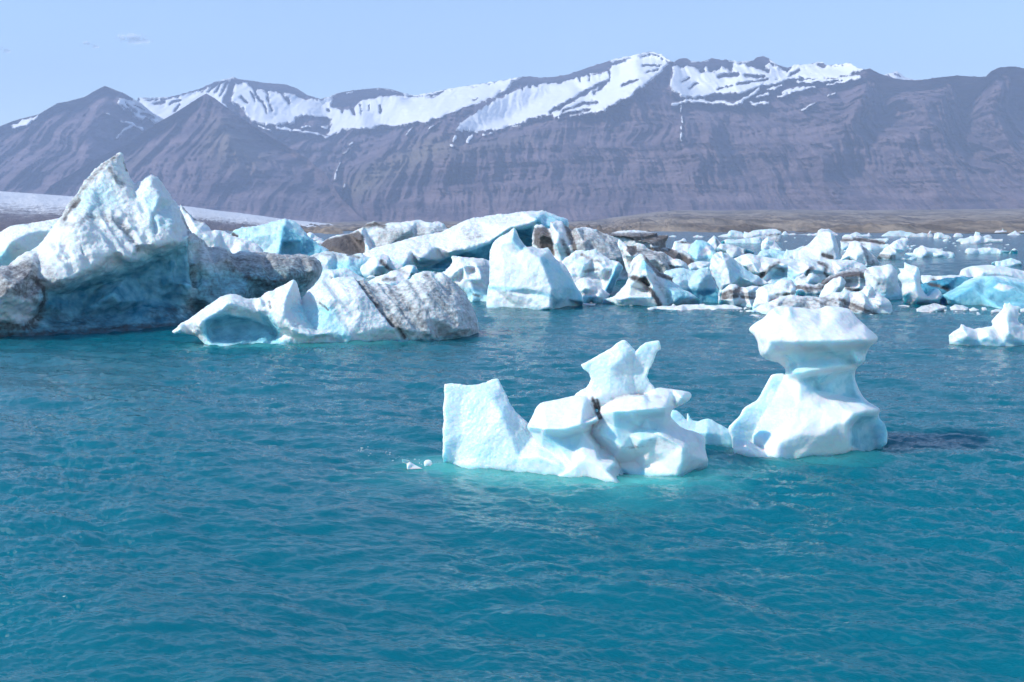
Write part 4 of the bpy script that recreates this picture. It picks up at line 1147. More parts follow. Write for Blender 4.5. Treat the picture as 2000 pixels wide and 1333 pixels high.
pk('huge white dome-backed iceberg with blue hollows under its overhanging rim', 528,
   "680,510 700,498 730,486 768,474 795,467 819,461 842,457 864,453 878,445 893,438 910,431 928,426 945,423 960,421 980,419 1000,417 1020,414 1042,412 1059,412 1070,415 1078,418 1092,424 1108,427 1111,435 1111,446 1100,470 1095,528w 900,528w 780,530w 700,528w 680,526",
   "820,505,0 877,494,0 905,486,0 965,466,0 1000,442,4 1035,434,0 1050,428,-6 820,520,60 877,510,70 905,505,70 965,490,80 1010,470,90 1040,460,40 1060,440,20 1090,440,15 1085,470,30 900,450,70 960,440,55 850,480,50 1030,420,45",
   thick=200, lean=0.9, nr=5, jit=6, sig=2.2, R=10, ch=2, wlim=60, paints=[('blue', 'poly', "870,503 905,494 965,472 1004,448 1040,440 1048,520 830,528", 6, 0.85), ('blue', 'poly', "1046,425 1062,416 1110,430 1112,470 1050,470", 8, 0.55), ('dirt', 'line', "910,455 925,470 935,460", 9, 0.26), ('dirt', 'line', "875,495 890,488", 6, .25)], blue=0.03, notch=0.6, notch_h=20)

pk('pale lower shoulder of broken ice in front of the dome-backed iceberg beside the wedge', 590,
   "864,535 872,527 880,519 884,510 880,500 890,500 905,502 930,503 954,507 962,520 962,592w 919,590w 915,585 913,579 905,568 894,557 878,546",
   "905,520,20 930,520,10 910,545,0 940,545,-10 925,570,-15 945,580,-10 890,530,15", thick=60, lean=0.6, nr=5, jit=10, paints=[('blue', 'poly', "900,560 955,565 955,592 915,592", 8, 0.35), ('dirt', 'line', "925,575 935,579", 3.5, 0.6), ('dirt', 'line', "935,508 952,530", 9, 0.2)], dz=30)

pk('blue ribbed pyramid iceberg behind the pale jagged ice', 500,
   "446,462 452,456 460,450 474,445 495,442 518,440 530,435 545,431 557,429 567,431 576,435 584,443 592,451 600,459 608,467 616,473 622,478 640,488 640,500w 540,502w 452,500w",
   "560,432,30 550,470,-20 590,470,10 500,460,10 610,490,15", ridges=["557,430,28 548,455,-5 545,498,-25"], thick=60, lean=0.5, nr=6, jit=6, sig=1.8, R=4, ch=0, blue=0.30, ridged=2.2,
   paints=[('dirt', 'line', "455,458 462,462", 4, 0.8), ('blue', 'poly', "550,440 620,478 640,500 545,500", 8, 0.4)])
pk('jagged white ridge of ice showing over the back of the largest iceberg', 520,
   "352,400 358,404 366,413 372,420 381,427 390,432 400,435 406,442 413,451 420,448 429,450 440,453 454,461 470,466 485,470 499,476 507,482 514,490 514,520w 352,520w",
   "385,450,10 420,470,5 470,485,0", thick=50, nr=8, jit=8, ch=0, blue=0.04, paints=[('dirt', 'line', "356,404 380,428 402,436", 4, 0.35)])
pk('white smooth-topped iceberg behind the dirty shoulder of the largest iceberg', 622,
   "-70,470 -30,462 0,455 10,447 25,441 60,437 100,429 130,424 160,436 165,500 165,620w -70,622w", "20,470,-10 60,450,30 0,500,10 100,445,40", thick=60, lean=0.6, nr=3, jit=5, sig=3, R=9, ch=2, blue=0.05,
   paints=[('blue', 'poly', "-60,488 20,490 25,520 -60,520", 10, 0.35)], group=None)  # bluish shade of the low left front, painted into the ice colour

pk('long flat-backed iceberg with a dark dirt-covered end sloping into the water', 497,
   "603,493 612,488 620,482 627,477 636,470 646,464 660,459 682,456 693,452 704,448 712,440 720,436 730,433 738,435 745,439 755,437 768,436 790,433 813,430 824,431 832,434 845,436 858,434 866,438 870,444 878,450 885,460 860,497w 720,499w 604,497w",
   "700,470,-20 720,480,-30 650,480,-10 760,455,5 800,450,5 840,455,0 760,480,-10", ridges=["706,449,15 708,470,-22 712,497,-30"], thick=70, lean=0.5, nr=6, jit=6, ch=0, sig=1.4, R=4, brown=0.5,
   paints=[('dirt', 'poly', "600,497 640,468 700,452 711,460 712,500", 4, 0.95), ('dirt', 'line', "712,442 735,438 750,442", 6, 0.6), ('dirt', 'poly', "735,450 830,440 870,447 860,480 730,490", 10, 0.3), ('dirt', 'line', "742,438 770,462", 5, .3)])
pk('greyish hummock of ice with brown specks wedged behind the slab iceberg', 540,
   "600,505 608,497 620,494 634,490 646,491 659,493 675,495 688,499 700,496 705,494 715,500 730,505 732,520 720,535 700,541w 640,541w 604,540w", "640,510,0 680,520,0 650,525,5", thick=50, lean=0.6, nr=6, jit=9, blue=0.12, brown=0.8,
   paints=[('dirt', 'line', "610,500 640,496 670,502", 9, 0.3), ('dirt', 'line', "680,498 700,503", 4, 0.5), ('blue', 'poly', "650,510 720,505 710,545 640,535", 10, 0.35)])
pk('rounded lump of white ice with a turquoise underside behind the slab iceberg', 542,
   "704,528 706,520 712,515 722,506 735,498 748,497 760,500 762,508 770,512 785,518 790,524 775,530 760,536 745,541w 725,542w 708,538", "735,520,-10 755,520,0", thick=34, lean=0.5, nr=4, jit=8, blue=0.06, notch=0.55, notch_h=6, dz=-6)
pk('smooth ramp of white ice with a blue right flank behind the slab iceberg', 556,
   "720,550 740,540 758,534 775,527 790,522 800,518 812,518 816,528 812,535 805,545 795,558w 760,560w 722,560w", "770,540,-8 800,535,0", ridges=["806,519,12 803,532,-6 795,550,-14"], thick=40, lean=0.8, nr=2, jit=4, ch=1, paints=[('blue', 'poly', "806,520 818,525 812,555 796,558", 4, 0.4)], dz=-10)
pk('low pale cap of ice rising behind the dome of the slab iceberg', 575,
   "612,552 622,540 632,528 645,526 662,527 664,524 680,526 688,532 700,538 712,545 712,575w 615,575w", "650,540,0", thick=40, lean=0.6, nr=4, jit=7, blue=0.14)
pk('small low white floe at the foot of the pale shoulder', 556, "868,546 876,541 888,545 898,549 896,556w 872,556w", thick=20, lean=.6, nr=0, R=3)

pk('grey dirt-veined iceberg with two blunt tops beside the dome-backed iceberg', 548,
   "1041,482 1040,468 1042,455 1044,446 1048,440 1059,440 1067,443 1073,447 1074,440 1076,434 1086,432 1095,434 1101,437 1106,441 1112,446 1117,452 1121,447 1125,445 1138,444 1152,445 1166,450 1180,456 1194,461 1207,466 1215,478 1225,490 1235,502 1238,520 1230,548w 1090,548w 1050,530w",
   "1060,460,0 1090,455,-10 1085,480,-25 1110,480,-10 1150,465,10 1150,490,-10 1190,485,5 1195,510,-15 1215,500,0", ridges=["1076,436,20 1078,465,10 1095,510,-5", "1125,446,30 1140,475,-15 1160,510,-30"],
   thick=90, lean=0.6, nr=8, jit=12, sig=1.4, R=5, ch=0, brown=0.35, ridged=2.2,
   paints=[('dirt', 'poly', "1044,446 1068,442 1076,460 1084,500 1068,500 1042,478", 5, 0.78), ('dirt', 'line', "1106,440 1118,470 1125,490", 7, 0.65), ('dirt', 'line', "1098,470 1112,500", 6, 0.5), ('dirt', 'line', "1120,452 1140,470 1160,478", 6, 0.4),
           ('dirt', 'line', "1170,455 1200,485 1225,520", 7, 0.42), ('dirt', 'poly', "1100,440 1200,460 1238,505 1230,545 1130,520", 10, 0.36), ('dirt', 'line', "1150,470 1185,500", 5, 0.4)])
pk('brown earth-covered iceberg with a flat slab top behind the grey veined one', 520,
   "1185,457 1195,454 1207,452 1220,450 1235,449 1250,450 1262,452 1274,453 1284,455 1282,459 1295,458 1307,459 1306,465 1303,472 1301,482 1309,485 1317,488 1328,489 1339,492 1348,501 1357,511 1350,520w 1240,520w 1200,490",
   "1240,470,-5 1270,475,-10 1290,490,-15 1320,505,-10 1250,490,-5 1220,465,10", ridges=["1186,458,10 1230,462,-12 1284,458,0", "1301,482,0 1280,492,-15 1265,500,-10"], thick=70, lean=0.6, nr=8, jit=9, ch=0, sig=1.2, R=4, brown=0.9, sss=0.3,
   paints=[('dirt', 'poly', "1185,455 1284,453 1307,460 1300,485 1230,470", 5, 0.68), ('dirt', 'line', "1190,458 1235,464 1284,457", 5, 0.85), ('dirt', 'poly', "1250,490 1310,484 1358,510 1350,520 1290,520", 6, 0.85), ('dirt', 'line', "1305,462 1290,485 1265,490", 5, 0.8)])
pk('snowy flank with a thick dark seam below the brown earth-covered iceberg', 556,
   "1205,475 1209,466 1216,472 1224,478 1236,480 1243,475 1255,478 1264,484 1274,489 1285,491 1295,493 1305,500 1315,506 1326,506 1340,515 1346,526 1330,552w 1240,556w 1215,500", "1230,500,-5 1260,510,-8 1300,520,0 1280,505,5",
   thick=60, lean=0.7, nr=7, jit=12, ch=0, sig=1.3, R=4, brown=0.2, paints=[('dirt', 'poly', "1225,478 1243,480 1246,492 1236,500 1222,490", 4, 0.85), ('dirt', 'line', "1275,498 1300,520", 6, 0.35), ('dirt', 'line', "1210,490 1235,510", 6, 0.3), ('dirt', 'poly', "1240,478 1300,495 1330,540 1250,545", 9, 0.38)])
pk('white rough-textured chunk with a blue right edge beside the wedge-shaped iceberg', 576,
   "1097,511 1104,505 1112,500 1118,495 1125,490 1135,489 1145,491 1155,489 1163,487 1170,492 1178,500 1186,503 1192,508 1200,509 1208,511 1216,520 1217,525 1213,535 1207,546 1200,560 1191,574 1180,578w 1110,578w 1105,540",
   "1140,520,-5 1180,525,-15 1150,550,-12 1200,525,-6", ridges=["1208,512,10 1200,530,-18 1186,560,-22"], thick=50, lean=0.5, nr=12, jit=8, sig=1.3, R=4, ch=0, disp=(2.6, 2.6, 1.0), paints=[('blue', 'poly', "1202,520 1218,518 1192,578 1180,572", 4, 0.65), ('blue', 'poly', "1120,505 1150,510 1160,535 1130,540", 10, 0.2)])
pk('white four-sided chunk leaning at the foot of the rough-textured one', 592,
   "1122,554 1128,548 1134,544 1141,542 1148,545 1156,551 1166,557 1175,563 1184,570 1191,576 1186,582 1178,588 1168,592w 1155,588 1141,592w 1136,580 1130,570", "1150,565,-10 1170,578,-14 1150,580,-4", thick=30, lean=0.6, nr=2, jit=5, ch=0, R=4, notch=0.6, notch_h=8,
   paints=[('blue', 'poly', "1138,580 1155,578 1168,586 1160,594 1140,594", 4, 0.6)])
pk('domed white iceberg split by a dark diagonal seam of dirt', 597,
   "1169,590w 1180,584 1194,580 1202,575 1210,568 1220,557 1227,546 1226,537 1227,529 1230,517 1235,507 1241,501 1249,496 1256,498 1262,502 1269,510 1276,518 1283,525 1290,532 1303,536 1317,541 1316,546 1314,549 1322,557 1331,565 1345,572 1359,579 1366,585 1367,592w 1290,598w 1207,596w",
   "1245,520,0 1240,550,-10 1230,580,-20 1260,540,-15 1270,580,-25 1210,585,-10 1300,560,5 1330,580,-5 1290,585,-10", ridges=["1262,503,10 1264,530,-15 1275,560,-20 1286,596,-28", "1230,540,0 1250,545,-18 1270,565,-22"],
   thick=64, lean=0.55, nr=6, jit=8, ch=1, sig=1.5, R=5, brown=0.15,
   paints=[('dirt', 'line', "1236,542 1252,548 1266,562 1280,580 1288,597", 6, 0.82), ('dirt', 'line', "1260,503 1275,520 1286,535 1315,546", 6, 0.75), ('dirt', 'line', "1240,515 1228,540 1235,545", 4, 0.4), ('dirt', 'line', "1280,545 1300,570 1310,595", 9, 0.3), ('blue', 'poly', "1255,505 1280,525 1275,535 1250,525", 5, 0.4),
           ('blue', 'poly', "1300,545 1367,585 1365,598 1300,598", 9, 0.4)])
pk('blue-white sloping ice field between the split dome and the white spike', 590,
   "1296,532 1300,528 1318,526 1336,524 1348,527 1360,528 1372,524 1384,521 1388,535 1398,555 1406,568 1405,591w 1350,593w 1310,596w", "1330,550,0 1370,550,5 1360,575,5 1340,580,-5", thick=50, lean=0.7, nr=9, jit=9, ch=0, blue=0.28, dz=14,
   paints=[('blue', 'poly', "1320,565 1405,565 1405,595 1320,598", 8, 0.6)])
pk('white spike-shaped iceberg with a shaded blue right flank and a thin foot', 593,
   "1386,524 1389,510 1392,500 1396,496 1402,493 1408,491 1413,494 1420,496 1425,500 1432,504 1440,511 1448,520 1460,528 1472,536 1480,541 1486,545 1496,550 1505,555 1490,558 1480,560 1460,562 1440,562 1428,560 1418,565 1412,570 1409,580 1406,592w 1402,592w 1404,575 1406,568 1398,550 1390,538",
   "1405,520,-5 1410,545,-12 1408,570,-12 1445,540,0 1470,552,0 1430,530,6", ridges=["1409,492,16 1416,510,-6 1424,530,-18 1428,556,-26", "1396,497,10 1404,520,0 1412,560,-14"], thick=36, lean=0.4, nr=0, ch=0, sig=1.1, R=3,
   paints=[('blue', 'poly', "1424,505 1486,545 1430,560 1422,530", 5, 0.28), ('blue', 'poly', "1388,515 1408,540 1408,580 1398,555", 4, .25)])  # first blue polygon paints the right flank's shade
pk('dirty-faced low block at the foot of the white spike', 600,
   "1410,568 1420,561 1428,556 1436,556 1444,558 1455,560 1468,559 1480,560 1492,564 1490,580 1478,586 1474,597 1470,601w 1440,599w 1408,595w 1408,585", "1430,570,-10 1450,585,0 1430,588,-12 1465,590,-8 1460,570,5", thick=40, lean=0.5, nr=4, jit=8, ch=0, sig=1.1, R=4, brown=0.25,
   paints=[('dirt', 'line', "1412,578 1425,570 1440,568", 7, 0.75), ('dirt', 'line', "1412,582 1440,578 1445,560", 6, 0.65), ('dirt', 'line', "1450,580 1475,582", 5, 0.6), ('dirt', 'line', "1447,575 1475,575", 6, 0.4)])
pk('long white sloping iceberg with a hollow dark-rimmed side behind the low blocks', 556,
   "1432,506 1440,503 1456,496 1468,496 1480,499 1500,503 1520,506 1540,506 1560,508 1570,506 1580,505 1590,508 1600,510 1620,508 1640,508 1655,509 1668,511 1680,514 1692,521 1698,532 1698,556w 1600,556w 1500,560w 1480,540 1455,525",
   "1470,515,0 1500,520,0 1510,540,25 1530,530,35 1540,545,10 1560,535,-15 1580,525,-20 1600,530,-10 1640,525,-10 1530,518,-5 1480,535,-10 1570,550,-10", ridges=["1485,548,-10 1500,530,-5 1520,515,8 1540,520,5"], thick=70, lean=0.7, nr=5, jit=8, ch=1, sig=1.5, R=5, brown=0.15,
   paints=[('dirt', 'line', "1482,545 1495,532 1510,520 1520,514", 6, 0.6), ('dirt', 'line', "1576,540 1580,528 1588,524", 5, 0.75), ('dirt', 'line', "1600,512 1615,520 1612,535 1620,545", 5, 0.65), ('blue', 'poly', "1500,528 1545,525 1560,548 1510,556", 8, 0.35), ('dirt', 'line', "1512,522 1530,528", 5, .4)])
pk('pinkish angular block leaning on the long sloping iceberg', 560,
   "1552,545 1556,540 1562,537 1570,535 1576,541 1580,536 1588,533 1596,538 1601,545 1599,552 1588,558 1578,562w 1560,561w 1553,555", "1580,548,-12 1562,548,-4", thick=26, lean=0.4, nr=2, jit=6, ch=0, sig=1, R=3, paints=[('dirt', 'line', "1555,545 1575,540", 5, 0.3)], dz=-14)
pk('blocky pale iceberg with a straight right edge standing over the grey slab', 607,
   "1466,606w 1472,595 1476,580 1476,568 1484,562 1492,558 1502,556 1512,556 1518,550 1528,547 1540,548 1545,548 1550,553 1553,562 1553,577 1553,606w", "1500,575,-8 1530,570,-10 1500,595,-15 1530,590,-15", ridges=["1551,550,8 1546,570,-16 1546,600,-22"], thick=46, lean=0.35, nr=5, jit=6, ch=0, R=4)
pk('low heap of dirty ice and grit behind the blocky pale iceberg', 575,
   "1550,560 1560,556 1575,554 1590,556 1600,553 1612,556 1612,575 1600,585 1580,588w 1552,586w", "1575,570,-8 1595,572,-4", thick=40, lean=0.7, nr=7, jit=9, ch=0, brown=0.3, paints=[('dirt', 'line', "1555,562 1580,566 1608,560", 8, 0.65), ('dirt', 'line', "1565,578 1600,578", 7, 0.4)], dz=-6)
pk('small round knob of white ice beside the straight-edged pale iceberg', 582, "1553,570 1556,566 1563,565 1570,568 1574,574 1572,580w 1555,581w", thick=20, nr=0, R=4, dz=-14)
pk('bright white wedge tilted against the layered dark iceberg', 584,
   "1600,582 1604,572 1608,564 1612,557 1620,550 1628,543 1636,540 1643,540 1648,545 1652,552 1649,560 1645,568 1634,576 1625,584w 1604,584w", "1630,560,-12 1620,575,-10", ridges=["1644,541,10 1640,560,-14 1630,580,-14"], thick=34, lean=0.5, nr=0, ch=0, sig=1, R=3, disp=(1.6, .9, .4))
pk('dark layered iceberg striped with bands of ash', 572,
   "1596,556 1605,548 1618,540 1630,536 1642,531 1655,527 1669,524 1680,524 1692,527 1704,533 1714,542 1722,552 1722,570w 1650,574w 1606,572w", "1650,545,-10 1680,540,-10 1680,560,-5 1640,560,0 1700,555,0", ridges=["1610,550,0 1645,540,-12 1680,532,0 1715,548,4"], thick=50, lean=0.7, nr=5, jit=9, ch=0, sig=1.2, R=5, brown=0.25,
   paints=[('dirt', 'line', "1600,556 1625,546 1650,537 1680,535 1715,552", 8, 0.85), ('dirt', 'line', "1650,528 1680,526 1705,540", 4, 0.4), ('dirt', 'line', "1655,562 1680,570", 6, 0.65), ('dirt', 'line', "1650,550 1690,548", 5, .3)])
pk('smooth rounded white iceberg with a turquoise waterline beside the blue horned one', 586,
   "1688,524 1700,521 1718,522 1728,519 1739,517 1746,521 1751,527 1753,535 1755,545 1755,557 1758,563 1762,572 1761,585w 1726,586w 1700,584w 1690,560", "1715,540,-10 1735,540,-12 1730,565,-8 1745,560,0", thick=50, lean=0.45, nr=3, jit=6, ch=1, sig=2, R=7, notch=0.65, notch_h=20, dz=6,
   paints=[('dirt', 'line', "1690,526 1705,540 1715,552", 6, 0.3)])
pk('grey gritty slab with sloping dirt bands and one white horn in front of the pack', 612,
   "1466,607 1480,600 1500,592 1515,585 1526,580 1538,578 1550,577 1575,579 1600,581 1612,578 1621,576 1635,572 1648,570 1659,569 1672,570 1684,566 1690,560 1697,553 1702,559 1707,568 1715,572 1722,576 1731,583 1739,590 1742,598 1744,606 1743,612w 1680,615w 1600,616w 1520,616w 1470,612w",
   "1520,595,0 1560,590,0 1600,595,-12 1640,590,-10 1690,585,-12 1720,595,-8 1690,605,-28 1640,608,-30 1697,570,10", thick=60, lean=0.75, nr=9, jit=5, ch=0, sig=1.3, R=4, brown=0.35,
   paints=[('dirt', 'poly', "1540,582 1620,578 1680,590 1730,612 1600,616 1500,600", 10, 0.30)] + [('dirt', 'line', "%d,%d %d,%d" % (x, y, x + 80, y + 34), 4.5, k) for x, y, k in ((1590, 585, .5), (1610, 582, .4), (1640, 584, .6), (1650, 592, .5), (1600, 595, .35))], group=None)

pk('white triangular iceberg like a sail with dark grit at its foot', 512,
   "1556,508 1560,492 1568,484 1580,476 1588,468 1596,460 1602,456 1608,452 1616,452 1624,455 1628,460 1632,466 1635,476 1638,486 1640,497 1642,508 1640,513w 1600,514w 1560,513w", "1600,490,-8 1600,505,-15 1620,470,10", ridges=["1622,455,20 1630,480,-8 1638,510,-14"], thick=50, lean=0.5, nr=0, ch=0, R=4, disp=(1.8, 1.2, .5),
   paints=[('dirt', 'line', "1608,498 1625,503", 5, 0.75), ('blue', 'poly', "1640,490 1655,500 1650,510 1640,508", 3, 0.5)])
pk('grey-white humped iceberg with a dark right flank behind the rounded white one', 520,
   "1640,510 1646,500 1652,493 1657,483 1661,476 1668,472 1676,472 1684,479 1692,485 1702,495 1712,505 1718,512 1719,519w 1690,522w 1664,518w", "1675,495,-10 1670,510,-14 1700,508,0", ridges=["1678,472,16 1686,492,-8 1694,520,-12"], thick=44, lean=0.5, nr=4, jit=6, ch=0, R=4,
   paints=[('dirt', 'poly', "1682,478 1718,510 1716,520 1694,520", 4, 0.4)])
pk('flat dirty floe stacked with brown slabs behind the white sail', 487,
   "1640,470 1645,463 1652,459 1660,460 1668,464 1680,464 1690,466 1705,467 1722,467 1734,466 1736,470 1728,474 1720,476 1735,478 1740,484 1738,490w 1700,492w 1645,488w", "1670,472,0 1700,476,-5 1680,484,-5", thick=40, lean=0.9, nr=6, jit=5, ch=0, sig=1, R=3, brown=0.6,
   paints=[('dirt', 'line', "1642,468 1690,469 1725,474", 4, 0.7), ('dirt', 'line', "1650,474 1690,478", 3, .4)])
pk('two-tiered white floe with a dark waterline beside the flat dirty floe', 507,
   "1716,498 1724,492 1727,486 1736,480 1745,472 1755,468 1765,466 1773,465 1775,472 1770,478 1779,481 1776,486 1770,490 1765,497 1778,500 1790,504 1780,508w 1735,507w 1700,505w", "1745,485,-4 1740,498,-8 1765,488,-2", thick=36, lean=0.6, nr=6, jit=6, ch=0, sig=1, R=3,
   paints=[('dirt', 'poly', "1700,495 1750,498 1750,508 1700,508", 3, 0.55)])
pk('white humped floe with a pinkish gritty skirt on open blue water', 503,
   "1762,499 1772,496 1783,495 1786,489 1792,484 1802,480 1810,483 1818,485 1827,485 1836,489 1848,492 1856,492 1863,494 1865,500 1860,503w 1800,505w 1764,502w", "1810,493,-6 1840,497,-6", thick=36, lean=0.7, nr=5, jit=5, ch=0, sig=1, R=3, paints=[('dirt', 'line', "1765,500 1800,502 1862,501", 3, 0.25)])
pk('long low white floe drawn out to a thin tail', 496, "1885,491 1888,487 1896,485 1908,487 1920,484 1938,485 1950,488 1957,490 1975,490 1976,487 1982,486 1988,490 1988,492w 1960,493w 1955,497w 1890,497w", thick=24, lean=0.8, nr=5, jit=4, ch=0, sig=1, R=2.5)
pk('low glassy heap of brash ice behind the long rounded iceberg', 521, "1938,515 1946,512 1955,510 1965,507 1974,504 1984,507 1993,510 1997,517 1994,520w 1950,521w 1940,519w", thick=24, lean=0.8, nr=6, jit=5, ch=0, sig=1, R=2.5, blue=0.22)
pk('blue pear-shaped iceberg with a tooth-like white horn and a long sweeping tail', 598,
   "1762,554 1758,548 1753,540 1755,535 1760,534 1757,529 1752,524 1760,524 1766,525 1766,518 1766,512 1773,516 1779,518 1787,519 1793,522 1796,530 1797,540 1797,557 1802,566 1809,577 1812,570 1825,562 1836,568 1840,578 1852,570 1862,565 1873,559 1884,551 1894,546 1905,542 1915,540 1930,539 1947,539 1958,539 1968,540 1989,544 2020,552 2080,575 2080,608w 1990,606w 1957,604w 1915,599w 1842,593w 1766,592w 1763,580 1761,567",
   "1780,540,-6 1780,570,-10 1790,585,-10 1830,585,5 1870,575,-5 1900,560,-5 1920,580,-18 1960,560,-10 1960,590,-25 2000,580,-20 1940,545,15 1825,572,25 1855,585,0", ridges=["1793,523,12 1788,550,-12 1796,580,-16"], thick=70, lean=0.5, nr=0, ch=1, sig=2.2, R=6, blue=0.26,
   paints=[('blue', 'poly', "1860,560 1930,541 2040,560 2080,610 1900,600 1820,590", 12, 0.40), ('snow', 'poly', "1940,562 1950,554 1982,562 1960,570", 3, 0.6), ('snow', 'poly', "1758,515 1800,520 1800,560 1815,590 1762,592", 6, 0.2), ('snow', 'poly', "1810,582 1838,568 1840,584 1815,586", 3, .4), ('blue', 'poly', "1801,566 1830,562 1812,580", 3, .5)], disp=(1.8, 1.0, 0.4), group=None, glow=0.25)
pk('long rounded whale-backed iceberg behind the blue tail', 552,
   "1874,536 1876,530 1880,527 1890,523 1905,520 1926,518 1942,519 1957,521 1975,524 1990,527 2005,530 2060,540 2060,553w 1880,553w", "1920,530,-4 1970,535,-6", thick=46, lean=0.8, nr=2, jit=4, ch=2, sig=2, R=7, blue=0.1, disp=(1.5, .8, .4))
pk('thin pinkish-white ledge of ice between the horn and the whale-backed iceberg', 556,
   "1797,538 1810,538 1830,539 1850,539 1866,537 1880,537 1890,542 1885,556w 1820,556w 1800,552", "1840,546,0", thick=40, lean=1.2, nr=2, jit=3, ch=0, R=3)
pk('deep teal spangled ice sheet rising behind the sweeping blue tail', 575,
   "1800,556 1815,551 1830,547 1850,543 1868,541 1885,540 1900,542 1890,575w 1800,575w", "1850,556,0", thick=40, lean=0.9, nr=5, jit=4, ch=0, R=4, blue=0.95)

FRONT = 'brash ice along the front of the pack'
berg('ice_floe', 'long flat white floe lying in front of the split dome', 605,
     [lobe("1264,602 1280,599 1300,598 1320,598 1333,595 1350,596 1365,595 1385,597 1400,597 1418,595 1434,597 1450,602 1450,606w 1400,607w 1330,608w 1268,606w", thick=22, lean=1.6, nr=9, jit=5, sig=1, R=2, ch=0, step=1.4)], group=FRONT, cat='ice floe', disp=(1.2, 1.2, .5))
for lab, yb, o, br in (
        ('dirty pinkish floe lying under the sweeping blue tail', 608, "1789,604 1800,598 1815,596 1826,592 1840,596 1850,600 1850,606w 1820,609w 1792,608w", .25),
        ('second gritty floe, next along under the blue tail', 606, "1855,600 1866,596 1880,597 1892,601 1890,606w 1858,606w", .25),
        ('tiny crumb of ice beside the gritty floe', 608, "1893,604 1902,602 1912,605 1908,608w 1896,608w", .05),
        ('tiny upright crumb of ice under the blue tail', 608, "1917,607 1919,602 1924,600 1928,604 1928,609w 1918,609w", .05),
        ('low brash floe behind the two-horned snub iceberg', 610, "1936,607 1945,604 1958,605 1960,610w 1938,611w", .1),
        ('white brash floe by the right horn of the snub iceberg', 609, "1992,604 2000,602 2015,604 2015,610w 1994,610w", .1),
        ('thin grey floe beside the gritty slab', 600, "1750,598 1765,596 1778,598 1776,601w 1752,601w", .1),
        ('tiny white crumb floating below the flat floe', 617, "1464,616 1470,614 1480,615 1486,617 1480,619w 1466,618w", .05),
        ('small crumb of ice at the foot of the leaning white chunk', 594, "1100,594 1110,590 1130,592 1165,593 1175,596 1160,597w 1104,597w", .05)):
    berg('ice_floe', lab, yb, [lobe(o, thick=14, lean=1.2, nr=4, jit=3, sig=1, R=2, ch=0, step=1.3, drop=6)], group=FRONT, cat='ice floe', disp=(1.0, 1.0, .5), dirt=br)

# behind, between the brown berg and the sail
MIDB = 'icebergs drifting behind the pack'
for lab, yb, o, kw in (
        ('white knobbly iceberg with a brown streak behind the brown earth-covered one', 500, "1312,486 1316,478 1318,472 1330,470 1334,466 1339,467 1342,472 1352,474 1360,478 1366,476 1370,484 1372,500w 1318,500w", dict(paints=[('dirt', 'line', "1325,473 1350,474", 3, .6)])),
        ('turquoise hollow-sided iceberg with a white fin in front', 505, "1344,492 1350,478 1360,469 1372,470 1384,474 1394,484 1400,494 1398,506w 1360,508w 1346,504w", dict(blue=0.45, paints=[('snow', 'poly', "1362,500 1380,480 1388,480 1388,498", 3, .6)])),
        ('pointed white iceberg peak with a grey shaded flank', 492, "1376,476 1384,470 1390,464 1394,460 1399,463 1405,470 1412,478 1416,490w 1380,492w", dict(paints=[('dirt', 'poly', "1397,462 1412,478 1414,490 1402,485", 3, .4)])),  # flank shade painted grey through the dirt channel
        ('grey-streaked wedge sloping down into the water behind the spike', 502, "1400,484 1406,476 1416,476 1426,478 1440,482 1455,486 1466,489 1474,492 1460,500w 1430,504w 1404,500w", dict(dirt=0.22)),
        ('white snow-topped iceberg with a steep left side out on open water', 490, "1486,488 1486,478 1490,470 1500,463 1506,467 1514,472 1522,480 1528,488 1526,491w 1490,491w", {}),
        ('smooth blue-fronted hump in front of the steep-sided one', 508, "1478,500 1484,492 1492,488 1505,486 1520,488 1534,492 1546,496 1550,504 1546,510w 1484,510w", dict(blue=0.35)),
        ('small blue and white ice block between the hump and the sail', 510, "1530,500 1534,492 1536,486 1541,490 1550,488 1562,482 1570,480 1572,490 1566,505 1560,511w 1534,511w", dict(blue=0.15)),
        ('low white tongue of ice with a blue base out on the lagoon', 476, "1408,473 1415,470 1424,468 1440,468 1455,466 1470,464 1484,464 1488,472 1486,476w 1440,476w 1412,475w", dict(blue=0.15)),
        ('pebbly white ice rubble at the foot of the brown rock end', 526, "1344,518 1350,514 1362,511 1374,510 1388,512 1388,524 1370,528w 1348,527w", dict(dirt=0.15))):
    k = dict(kw); pa = k.pop('paints', ())
    berg('iceberg', lab, yb, [lobe(o, thick=36, lean=0.6, nr=5, jit=6, sig=1.2, R=3.5, ch=0, step=1.5, wlim=60)], pa, group=MIDB, disp=(1.8, 1.3, .6), notch=0.4, notch_h=5, **k)

